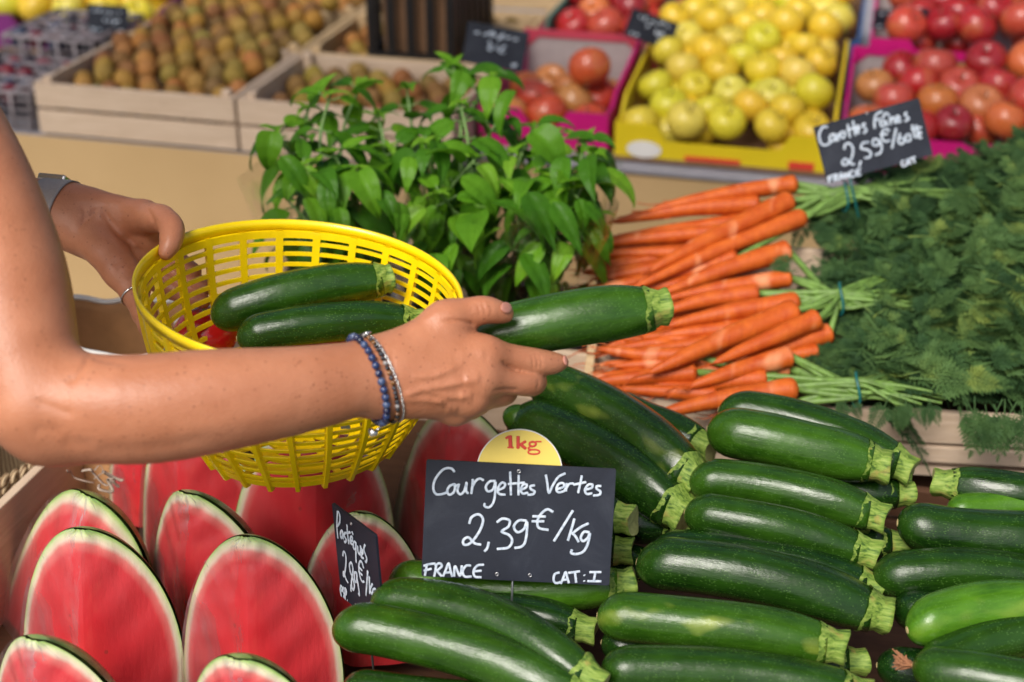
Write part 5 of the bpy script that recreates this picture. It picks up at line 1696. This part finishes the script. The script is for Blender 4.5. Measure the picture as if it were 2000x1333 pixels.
def basil(label, base, tops, seed, fill):
    r = random.Random(seed)
    B = P(*base)
    t = thing('basil_plant', label, 'basil', B, 'basil plants in clear sleeves')
    st = MB(); lf = MB()
    upv = np.array([0, 0, 1.0])
    for (px, py, d) in tops:
        T = P(px, py, d)
        out = T - B
        b0 = B + np.array([r.uniform(-.02, .02), r.uniform(-.02, .02), 0])
        c = catmull([b0, b0 + np.array([out[0] * .22, out[1] * .22, out[2] * .40]), b0 + np.array([out[0] * .62, out[1] * .62, out[2] * .78]), T], 8)
        st.tube(c, np.linspace(.0030, .0016, len(c)), 7)
        n = len(c)
        ang = r.uniform(0, 3.14)
        nodes = [.44, .60, .75, .88, .97]
        for ni, q in enumerate(nodes):
            k = min(n - 1, int(q * (n - 1))); o = c[k]
            ax = unit(c[min(n - 1, k + 1)] - c[max(0, k - 1)])
            e1 = unit(np.cross(ax, [.3, .2, .9])) if abs(ax[2]) < .98 else np.array([1.0, 0, 0]); e2 = np.cross(ax, e1)
            for s in (0, math.pi):
                if r.random() < .08: continue
                a = ang + s + r.uniform(-.25, .25)
                h = math.cos(a) * e1 + math.sin(a) * e2
                L = (.066, .076, .074, .064, .046)[ni] * r.uniform(.75, 1.25)
                up_ = (-.35, -.15, .0, .2, .35)[ni] + r.uniform(-.2, .2)
                d_ = h + ax * up_
                st.tube(catmull([o, o + d_ * .007, o + d_ * .014 + upv * .002], 3), [.0011] * 7, 5)
                put_leaf(lf, o + d_ * .013, d_ + upv * -.10, upv * 1.0 + h * .35 - cf * r.uniform(.0, .45), L, r)
            ang += math.pi / 2 + r.uniform(-.2, .2)
        for k in range(4):
            a = ang + k * 1.57; h = np.array([math.cos(a), math.sin(a), .9])
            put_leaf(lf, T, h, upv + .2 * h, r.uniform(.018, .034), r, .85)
    for (px, py, d, dx, dy, L) in fill:
        o = P(px, py, d)
        a_ = r.uniform(-.7, .7)
        put_leaf(lf, o + cu * .015, cr * (dx + a_) - cu * dy * .6 - cf * r.uniform(.1, .7) + cu * .15, cu * .9 - cf * r.uniform(.1, .9) + cr * r.uniform(-.5, .5), L * r.uniform(.95, 1.3), r)
    for k in range(34):
        px, py, d = tops[r.randrange(len(tops))]
        q = r.uniform(.22, .70)
        o = B * (1 - q) + P(px, py, d) * q + np.array([r.uniform(-.045, .045), r.uniform(-.045, .03), r.uniform(-.02, .03)])
        a = r.uniform(0, 6.28); h = np.array([math.cos(a), math.sin(a), r.uniform(-1.1, .1)])
        put_leaf(lf, o, h, upv * .8 - cf * r.uniform(0, .8) + .3 * np.array([math.cos(a), math.sin(a), 0]), r.uniform(.040, .072), r, r.uniform(.05, .45))  # inner leaves get a dark tone, shade of the plant's depth as colour
    st.build('stems', MAT['bstem'], t)
    lf.build('leaves', MAT['basil'], t)
    # pot with soil
    zb = B[2] - .075
    prof = [(.001, zb), (.036, zb), (.046, B[2] - .006), (.049, B[2] - .006), (.049, B[2] + .002), (.045, B[2] + .002), (.044, B[2] - .006)]
    m = MB().lathe(prof, 28); m.v = [v + np.array([B[0], B[1], 0]) for v in m.v]
    m.build('pot', MAT['pot'], t)
    m = MB().lathe([(.044, B[2] - .008), (.02, B[2] - .004), (.0005, B[2] - .003)], 20); m.v = [v + np.array([B[0], B[1], 0]) for v in m.v]
    m.build('soil', MAT['soil'], t)
    # conical clear sleeve with folds
    V = []; F = []; nn = 60
    for i in range(12):
        q = i / 11
        for j in range(nn):
            a = 2 * math.pi * j / nn
            rad = (.050 + .070 * q ** .8) * (1 + (.05 + .05 * q) * math.sin(a * 5 + seed) + .02 * math.sin(a * 13 + q * 5)) + r.uniform(-.0008, .0008)
            V.append((B[0] + rad * math.cos(a), B[1] + rad * math.sin(a), B[2] - .07 + .235 * q + .010 * math.sin(3 * a) * q))
    for i in range(11):
        for j in range(nn):
            F.append((i * nn + j, i * nn + (j + 1) % nn, (i + 1) * nn + (j + 1) % nn, (i + 1) * nn + j))
    mk('clear_sleeve', V, F, MAT['sleeve'], t)
    return t
basil('basil plant on the left, leaves hanging over the basket rim', (690, 560, 1.82),
      [(540, 255, 1.80), (600, 215, 1.84), (645, 185, 1.80), (705, 165, 1.88), (585, 330, 1.72), (650, 300, 1.74), (560, 390, 1.75), (740, 230, 1.84), (700, 330, 1.74)], 21,
      [(548, 330, 1.70, -.1, 1, .062), (590, 350, 1.71, .1, 1, .060), (640, 370, 1.70, .2, 1, .058), (700, 360, 1.70, -.1, 1, .064), (600, 410, 1.70, .3, .9, .055), (660, 430, 1.69, -.3, 1, .05), (740, 400, 1.70, .1, 1, .06), (530, 280, 1.74, -.5, .9, .06), (780, 420, 1.70, .2, 1, .058)])
basil('tall basil plant in the middle, reaching up to the black price sign', (875, 600, 1.86),
      [(885, 128, 1.90), (960, 150, 1.92), (795, 175, 1.90), (900, 205, 1.80), (980, 225, 1.84), (830, 280, 1.76), (930, 310, 1.76), (760, 290, 1.82), (1000, 300, 1.80), (860, 380, 1.72)], 22,
      [(905, 160, 1.84, 0, 1, .058), (960, 170, 1.84, .1, 1, .062), (1005, 200, 1.82, 0, 1, .060), (850, 300, 1.74, .1, 1, .06), (800, 330, 1.74, -.2, 1, .055), (900, 370, 1.72, .3, .8, .062), (830, 430, 1.70, -.1, 1, .06), (930, 440, 1.70, -.7, .8, .06), (980, 470, 1.70, -.8, .7, .058), (890, 500, 1.70, .1, 1, .055), (850, 520, 1.70, -.5, .8, .05), (1000, 540, 1.71, -.9, .5, .06), (960, 420, 1.71, .9, .2, .062)])
basil('basil plant on the right, next to the carrot tips', (1030, 590, 1.84),
      [(1085, 260, 1.84), (1140, 280, 1.84), (1165, 305, 1.80), (1040, 250, 1.88), (1120, 370, 1.74), (1060, 340, 1.76), (1165, 420, 1.78), (1010, 380, 1.74), (1090, 450, 1.72)], 23,
      [(1040, 280, 1.76, .5, 1, .064), (1100, 330, 1.74, .2, 1, .064), (1150, 330, 1.74, .5, .9, .064), (1030, 400, 1.71, -.2, 1, .066), (1080, 420, 1.70, .2, 1, .062), (1140, 420, 1.72, .4, 1, .060), (1060, 500, 1.70, -.1, 1, .066), (1110, 500, 1.72, .2, 1, .06), (1010, 440, 1.70, .5, .9, .06), (990, 500, 1.69, -.4, .9, .06), (1060, 560, 1.72, 0, 1, .05), (1160, 470, 1.76, .2, 1, .055), (1020, 520, 1.70, .8, .6, .06)])
# ------------------------------------------------------------------ price signs
CH_ = {}
def strokes_on(board, name, strokes, fmap, w, mat_, lift=.0009):
    """handwriting: flattened ink lines just proud of the board; fmap turns sketch units into board units"""
    m = MB()
    for s in strokes:
        pts = np.array([fmap(*p) for p in s], float)
        c = catmull(pts, 6) if len(pts) > 2 else catmull(pts, 6)
        m.tube(np.c_[c, np.full(len(c), lift)], w / 2, 8, 1.0, .10, (0, 0, 1))
    return m.build(name, mat_, board, True, local=True)
def board_sign(name, label, O, X, Y, w, h, holes=(), group='price signs', thick=.0022, rad=.002):
    """board in its own plane: local x to the right, y down, origin at the top left corner, z towards the reader"""
    Z = unit(np.cross(Y, X)); 
    t = thing(name, label, 'price sign', O, group)
    frame(t, O, X, -Y, Z)
    m = MB(); 
    poly = []
    for cx, cy, a0 in ((w - rad, -rad, 0), (rad, -rad, 90), (rad, -h + rad, 180), (w - rad, -h + rad, 270)):
        for k in range(4):
            a = math.radians(a0 + 30 * k); poly.append((cx + rad * math.cos(a), cy + rad * math.sin(a)))
    n = len(poly)
    V = [(x, y, -thick) for x, y in poly] + [(x, y, 0) for x, y in poly]
    F = [tuple(range(n - 1, -1, -1)), tuple(range(n, 2 * n))] + [(i, (i + 1) % n, (i + 1) % n + n, i + n) for i in range(n)]
    b = mk('board', V, F, MAT['slate'], t, False, local=True)
    for hx, hy, hr in holes:
        m = MB().tube([(hx + hr * math.cos(a), -hy + hr * math.sin(a), .0005) for a in np.linspace(0, 2 * math.pi, 16, endpoint=False)], hr * .42, 6, closed=True)
        m.build('rivet', MAT['steel'], b, True, local=True)
    return t, b
# main sign
s1 = 1403 / 400.0
def z1(x, y): return (820 + x / s1, 820 + y / s1)
dS = 1.215
TL, TR, BL = P(*z1(45, 275), dS + .006), P(*z1(1345, 340), dS + .006), P(*z1(25, 1075), dS + .018)
X1 = unit(TR - TL); Y1 = unit((BL - TL) - X1 * ((BL - TL) @ X1)); w1 = np.linalg.norm(TR - TL); h1 = np.linalg.norm(BL - TL)
def f1(x, y):
    v = np.linalg.solve(np.array([[1345 - 45, 25 - 45], [340 - 275, 1075 - 275]], float), np.array([x - 45, y - 275.0]))
    return v[0] * w1, -v[1] * h1
hl = [(*f1(x, y), .0013) for x, y in ((680, 355), (547, 1060), (775, 1068))]
sg, bd = board_sign('price_sign', 'large slate price sign reading Courgettes Vertes with a yellow 1kg disc on top', TL, X1, Y1, w1, h1, [(a, -b, c) for a, b, c in hl])
FRANCE = [[(40, 1003), (80, 990), (120, 986)], [(62, 995), (56, 1035), (50, 1070)], [(42, 1036), (95, 1022)],
 [(128, 990), (122, 1035), (114, 1076)], [(118, 1002), (148, 984), (166, 1004), (132, 1036)], [(132, 1036), (166, 1074)],
 [(176, 1075), (194, 1030), (212, 985), (226, 1035), (240, 1077)], [(186, 1050), (230, 1046)], [(252, 1076), (257, 1004), (292, 1072), (304, 1000)],
 [(366, 1000), (332, 1002), (311, 1040), (326, 1076), (372, 1076)], [(455, 994), (412, 1000), (386, 1036), (396, 1076), (440, 1081)], [(386, 1040), (440, 1036)]]
CAT = [[(978, 1048), (946, 1060), (940, 1100), (956, 1121), (987, 1116)], [(990, 1126), (1006, 1085), (1021, 1045), (1034, 1085), (1046, 1121)], [(998, 1100), (1038, 1096)],
 [(1040, 1051), (1118, 1040)], [(1085, 1046), (1096, 1118)], [(1149, 1064), (1152, 1069)], [(1149, 1104), (1152, 1109)], [(1186, 1046), (1266, 1045)], [(1226, 1047), (1217, 1106)], [(1174, 1108), (1268, 1109)]]
TITLE = [[(240, 358), (215, 334), (162, 342), (112, 402), (96, 460), (112, 506), (150, 511), (200, 494)],
 [(243, 440), (208, 455), (192, 490), (208, 514), (236, 498), (246, 465), (240, 442), (252, 452), (268, 446)], [(272, 440), (263, 488), (284, 511), (310, 486), (324, 430), (322, 484), (336, 507)],
 [(366, 408), (364, 455), (358, 508)], [(362, 464), (386, 420), (414, 404), (440, 416)],
 [(522, 420), (482, 424), (456, 460), (472, 491), (506, 478), (522, 428), (520, 520), (508, 572), (482, 600), (452, 592), (452, 572)],
 [(542, 482), (580, 464), (588, 440), (565, 432), (542, 464), (546, 506), (592, 514)], [(620, 358), (626, 440), (630, 517)], [(680, 380), (680, 450), (682, 517)], [(608, 441), (722, 431)],
 [(696, 482), (732, 464), (736, 445), (712, 446), (696, 480), (711, 506), (746, 500)], [(792, 450), (762, 456), (766, 476), (792, 492), (780, 511), (744, 515)],
 [(865, 378), (878, 440), (890, 502), (915, 450), (950, 395), (998, 368)], [(944, 477), (990, 460), (986, 436), (957, 440), (941, 470), (951, 496), (990, 490), (1004, 470)],
 [(1010, 436), (1006, 490)], [(1006, 472), (1028, 440), (1058, 438)], [(1112, 384), (1102, 440), (1090, 502)], [(1056, 446), (1142, 428)], [(1138, 480), (1180, 468), (1186, 446), (1158, 446), (1136, 480), (1150, 509), (1186, 504)],
 [(1246, 455), (1216, 456), (1218, 476), (1242, 492), (1236, 514), (1194, 520)]]
PRICE = [[(348, 712), (364, 668), (410, 648), (442, 680), (430, 742), (392, 808), (352, 850), (316, 856), (310, 826), (344, 806), (388, 846), (432, 856)], [(486, 838), (476, 880), (457, 902)],
 [(538, 702), (576, 678), (624, 690), (618, 732), (572, 766), (624, 790), (646, 830), (620, 876), (544, 886)], [(742, 692), (690, 690), (656, 730), (680, 770), (724, 750), (744, 700), (746, 760), (736, 838), (710, 870), (664, 879)],
 [(922, 632), (880, 614), (836, 650), (816, 700), (830, 742), (894, 755)], [(782, 661), (872, 664)], [(778, 696), (862, 696)], [(1058, 622), (1000, 720), (934, 832)],
 [(1070, 678), (1052, 750), (1030, 828)], [(1168, 710), (1112, 738), (1056, 782)], [(1060, 778), (1082, 800), (1104, 838)], [(1176, 772), (1140, 768), (1118, 806), (1134, 832), (1164, 812), (1180, 778), (1168, 848), (1140, 902), (1094, 921), (1056, 914), (1060, 890)]]
sw = w1 / 1300
strokes_on(bd, 'lettering', TITLE, f1, 17.5 * sw, MAT['chalk'])
strokes_on(bd, 'lettering', PRICE, f1, 19 * sw, MAT['chalk'])
strokes_on(bd, 'lettering', FRANCE, f1, 17.5 * sw, MAT['chalk'])
strokes_on(bd, 'lettering', CAT, f1, 17.5 * sw, MAT['chalk'])
# yellow disc behind the top edge
dc_ = f1(683, 362); dr = 296 * sw
def disc(r, z0, z1_, mat_, nm_, par):
    n = 72
    V = [(dc_[0] + r * math.cos(2 * math.pi * i / n), dc_[1] + r * math.sin(2 * math.pi * i / n), z) for z in (z0, z1_) for i in range(n)]
    F = [tuple(range(n - 1, -1, -1)), tuple(range(n, 2 * n))] + [(i, (i + 1) % n, (i + 1) % n + n, i + n) for i in range(n)]
    return mk(nm_, V, F, mat_, par, False, local=True)
dsc = disc(dr, -.0042, -.0030, MAT['white'], 'disc', sg)
disc(dr * .975, -.0030, -.0026, MAT['discyellow'], 'yellow_face', dsc)
m = MB()
for pts, w_ in (([(613, 118), (616, 160), (619, 198)], 27), ([(584, 136), (606, 122)], 17), ([(598, 197), (640, 199)], 12), ([(668, 122), (669, 165), (670, 204)], 24), ([(722, 155), (694, 172), (682, 182)], 19), ([(684, 176), (724, 206)], 22),
                ([(770, 158), (752, 164), (748, 180), (764, 190), (786, 184), (790, 168), (770, 158)], 15), ([(788, 158), (828, 158)], 11), ([(752, 192), (740, 204), (760, 212), (800, 214), (818, 226), (806, 240), (770, 243), (744, 236), (742, 222), (760, 214)], 12)):
    c = catmull([f1(*p) for p in pts], 6)
    m.tube(np.c_[c, np.full(len(c), -.0024)], w_ * sw / 2, 8, 1.0, .06, (0, 0, 1))
m.build('red_figures', MAT['redprint'], dsc, True, local=True)
q = f1(655, 1100)
MB().tube([(q[0], q[1] + .02, -.004), (q[0] + .001, q[1] - .075, -.004)], .0011, 8).build('stake', MAT['wire'], sg, local=True)
# melon sign, turned sideways
s2 = 693 / 130.0
def z2(x, y): return (630 + x / s2, 970 + y / s2)
TL, BL, TR = P(*z2(95, 70), 1.262), P(*z2(160, 1010), 1.262 + .040), P(*z2(550, 410), 1.262 - .058)
X2 = unit(TR - TL); Y2 = unit((BL - TL) - X2 * ((BL - TL) @ X2)); w2 = np.linalg.norm(TR - TL); h2 = np.linalg.norm(BL - TL)
def f2(x, y):
    v = np.linalg.solve(np.array([[550 - 95, 160 - 95], [410 - 70, 1010 - 70]], float), np.array([x - 95, y - 70.0]))
    return v[0] * w2, -v[1] * h2
sg2, bd2 = board_sign('price_sign', 'small slate sign reading Pastèques stuck sideways between the melons and the courgettes', TL, X2, Y2, w2, h2, [(a, -b, .0011) for a, b in (f2(305, 285), f2(325, 1090), f2(400, 1170))])
PAST = [[(165, 165), (152, 290), (158, 420)], [(160, 162), (180, 165), (190, 215), (182, 270), (156, 300)], [(212, 345), (194, 355), (188, 395), (198, 420), (212, 395), (214, 350), (220, 432)], [(246, 366), (228, 392), (250, 438), (238, 462), (226, 450)],
 [(264, 290), (268, 380), (276, 480)], [(250, 372), (298, 366)], [(296, 462), (318, 440), (312, 408), (298, 420), (294, 468), (326, 492)], [(314, 360), (326, 392)], [(350, 460), (330, 466), (326, 522), (346, 528), (354, 462), (350, 560), (350, 664)],
 [(370, 500), (374, 560), (390, 582), (402, 540), (402, 500), (412, 600)], [(404, 590), (424, 572), (418, 536), (404, 560), (408, 612), (432, 622)], [(450, 490), (436, 540), (462, 620), (456, 660), (444, 650)],
 [(206, 600), (212, 562), (228, 560), (240, 610), (234, 700), (214, 790), (204, 800), (208, 756), (232, 830), (254, 870)], [(284, 890), (282, 955)], [(292, 664), (276, 690), (284, 760), (312, 840), (322, 900), (306, 940), (290, 880), (302, 800), (312, 730), (300, 668), (290, 664)],
 [(346, 762), (326, 770), (328, 850), (346, 850), (354, 790), (346, 762), (362, 880), (374, 986), (360, 970)], [(428, 720), (404, 650), (378, 690), (384, 790), (406, 850), (430, 852)], [(372, 700), (412, 745)], [(372, 750), (412, 790)], [(470, 745), (444, 992)],
 [(484, 800), (484, 972)], [(516, 872), (490, 930), (512, 985)], [(546, 920), (520, 930), (512, 985), (532, 1000), (548, 950), (540, 1040), (522, 1115), (508, 1080)], [(176, 960), (186, 925), (170, 900), (162, 950), (172, 1010)], [(202, 915), (190, 950), (206, 990), (196, 1020)], [(214, 1040), (216, 930), (230, 945), (226, 985), (214, 985)], [(236, 1046), (240, 1050)]]
strokes_on(bd2, 'lettering', PAST, f2, .0024, MAT['chalk'])
q = (w2 * .55, -h2)
MB().tube([(q[0], q[1] + .02, -.004), (q[0], q[1] - .10, -.004)], .0011, 8).build('stake', MAT['wire'], sg2, local=True)
# carrot sign
s3 = 1777 / 280.0
def z3(x, y): return (1560 + x / s3, 170 + y / s3)
dK = dC(1650, 390, .03) + .01
TL, TR, BL = P(*z3(180, 500), dK - .010), P(*z3(1490, 140), dK - .015), P(*z3(320, 1210), dK - .004)
X3 = unit(TR - TL); Y3 = unit((BL - TL) - X3 * ((BL - TL) @ X3)); w3 = np.linalg.norm(TR - TL); h3 = np.linalg.norm(BL - TL)
def f3(x, y):
    v = np.linalg.solve(np.array([[1490 - 180, 320 - 180], [140 - 500, 1210 - 500]], float), np.array([x - 180, y - 500.0]))
    return v[0] * w3, -v[1] * h3
sg3, bd3 = board_sign('price_sign', 'tilted slate sign for the carrots stuck into the leaves at the back of the crate', TL, X3, Y3, w3, h3, [(*[abs(v) for v in f3(845, 330)], .0012)])
CARO = [[(352, 502), (292, 508), (246, 600), (262, 700), (310, 732), (372, 706)], [(434, 588), (378, 618), (382, 692), (430, 652), (436, 596), (452, 684)], [(462, 590), (480, 672)], [(476, 630), (510, 572)], [(560, 562), (522, 570), (508, 622), (542, 640), (564, 596), (556, 562)], [(602, 470), (622, 634)], [(668, 428), (690, 610)], [(586, 542), (724, 500)],
 [(702, 562), (744, 522), (722, 488), (702, 556), (742, 582)], [(820, 458), (782, 480), (828, 540), (790, 582)], [(1032, 310), (960, 345), (932, 420), (930, 524)], [(932, 424), (1004, 398)], [(1060, 428), (1002, 440), (1012, 492), (1058, 468), (1070, 430), (1090, 490)], [(1030, 400), (1072, 332), (1120, 362)], [(1122, 380), (1132, 472)], [(1132, 420), (1168, 384), (1188, 462)], [(1202, 430), (1242, 390), (1212, 368), (1206, 440), (1262, 432)], [(1332, 320), (1308, 352), (1352, 400), (1302, 432)],
 [(545, 782), (560, 722), (612, 710), (650, 760), (640, 862), (600, 940), (542, 980), (510, 952), (552, 902), (620, 962), (662, 970)], [(742, 930), (716, 992)], [(852, 690), (772, 708), (756, 772), (830, 790), (870, 832), (850, 880), (790, 892)], [(972, 660), (912, 658), (900, 722), (960, 730), (982, 670), (1006, 760), (982, 830), (920, 852)], [(1110, 550), (1052, 530), (1010, 600), (1040, 682), (1112, 672)], [(996, 600), (1082, 588)], [(1192, 520), (1130, 772)],
 [(1236, 580), (1212, 690), (1258, 712), (1290, 662), (1238, 640)], [(1342, 590), (1300, 622), (1312, 682), (1358, 670), (1360, 612), (1340, 592)], [(1390, 480), (1420, 642)], [(1440, 480), (1462, 642)], [(1378, 534), (1502, 508)], [(1448, 610), (1492, 580), (1466, 570), (1452, 630), (1502, 640)]]
strokes_on(bd3, 'lettering', CARO, f3, 30 * w3 / 1360, MAT['chalk'])
def f3b(x, y):   # FRANCE along the lower edge
    u = (x - 30) / 1300; v = (y - 275) / 800
    return u * w3, -v * h3
strokes_on(bd3, 'lettering', FRANCE, f3b, 26 * w3 / 1360, MAT['chalk'])
strokes_on(bd3, 'lettering', CAT[:5], f3b, 26 * w3 / 1360, MAT['chalk'])
q = (w3 * .22, -h3)
MB().tube([(q[0], q[1] + .02, -.004), (q[0] - .002, q[1] - .055, -.004)], .0016, 8).build('stake', MAT['tie'], sg3, local=True)
# small dark signs on the back stall, their writing too blurred to read
def far_sign(label, tl, tr, bl, d, seed):
    TL, TR, BL = P(*tl, d), P(*tr, d), P(*bl, d + .02)
    X = unit(TR - TL); Y = unit((BL - TL) - X * ((BL - TL) @ X)); w, h = np.linalg.norm(TR - TL), np.linalg.norm(BL - TL)
    s_, b_ = board_sign('price_sign', label, TL, X, Y, w, h)
    r = random.Random(seed); st = []
    for (y, x0, x1, a) in ((.22, .12, .85, .07), (.52, .35, .8, .10), (.85, .08, .35, .05), (.85, .7, .92, .05)):
        n = max(2, int((x1 - x0) * 9)); lw = (x1 - x0) / n
        for k in range(n):
            if r.random() < .12: continue
            xa = x0 + k * lw; hh = a * r.choice([.7, .7, 1.0, 1.5])
            q_ = [(xa + lw * r.uniform(.0, .9), y + hh * r.uniform(-1, .8)) for _ in range(r.choice([3, 4, 4, 5]))]
            st.append([(w * u, -h * v) for u, v in q_])
    strokes_on(b_, 'lettering', st, lambda x, y: (x, y), .0030, MAT['chalk'])
    MB().tube([(w * .5, -h + .02, -.004), (w * .5, -h - .09, -.004)], .0016, 6).build('stake', MAT['wire'], s_, local=True)
far_sign('dark sign at the top left between the yellow apples and the kiwis', (170, 8), (250, 14), (174, 66), 2.98, 1)
far_sign('dark sign behind the tall basil at the corner of the black crate', (915, 42), (1034, 64), (905, 122), 2.58, 2)
far_sign('dark sign leaning among the red apples left of the yellow ones', (1236, 16), (1326, 48), (1232, 72), 2.76, 3)
far_sign('dark sign between the yellow apples and the rear red apples', (1708, 20), (1815, 18), (1710, 58), 2.80, 4)
# narrow blue black card post under the far sign
# ------------------------------------------------------------------ bags and baskets at the left
c0 = P(215, 690, 1.62)
t = thing('paper_bag', 'open brown paper bag with a pale rim, in the angle of the elbow', 'paper bag', (c0[0], c0[1], c0[2] - .17))
V = []; F = []; nn = 64
r = random.Random(3)
for i in range(13):
    q = i / 12
    for j in range(nn):
        a = 2 * math.pi * j / nn
        ce = (abs(math.cos(a)) ** 4 + abs(math.sin(a)) ** 4) ** -.25
        rad = .072 * ce * (1 + .05 * math.sin(a * 3 + q * 4) + .035 * math.sin(a * 7 - q * 9)) * (1 + .12 * q)
        V.append((rad * 1.15 * math.cos(a), rad * .8 * math.sin(a), .21 * q + .006 * math.sin(2 * a + .6) * q + (.002 * math.sin(9 * a)) * q))
for i in range(12):
    for j in range(nn): F.append((i * nn + j, i * nn + (j + 1) % nn, (i + 1) * nn + (j + 1) % nn, (i + 1) * nn + j))
F.append(tuple(range(nn))[::-1])
o = mk('bag_wall', V, F, MAT['paper'], t, True, local=True)
sm_ = o.modifiers.new('thickness', 'SOLIDIFY'); sm_.thickness = .0012
MB().tube([np.array(V[12 * nn + j]) for j in range(nn)], .0032, 6, closed=True).build('pale_rim', MAT['white'], t, True, local=True)
# straw basket at the lower left
c0 = P(-62, 884, 1.60)
t = thing('straw_basket', 'woven straw basket with a braided rim at the left edge, below the elbow', 'basket', (c0[0], c0[1], c0[2] - .16))
R0 = .094
prof = [(.001, 0), (R0 * .8, 0), (R0 * .9, .05), (R0 * .97, .11), (R0, .155), (R0 - .006, .155), (R0 * .9, .11), (R0 * .82, .05), (R0 * .72, .006), (.001, .006)]
MB().lathe(prof, 40).build('woven_body', MAT['wicker'], t, True, local=True)
for s in (0, math.pi):
    m = MB()
    for hh in (0, .009):
        m.tube([((R0 - .002 + .0035 * math.cos(a * 26 + s)) * math.cos(a), (R0 - .002 + .0035 * math.cos(a * 26 + s)) * math.sin(a), .156 + hh + .0035 * math.sin(a * 26 + s)) for a in np.linspace(0, 2 * math.pi, 260, endpoint=False)], .0042, 6, closed=True)
    m.build('braided_rim', MAT['wicker'], t, True, local=True)
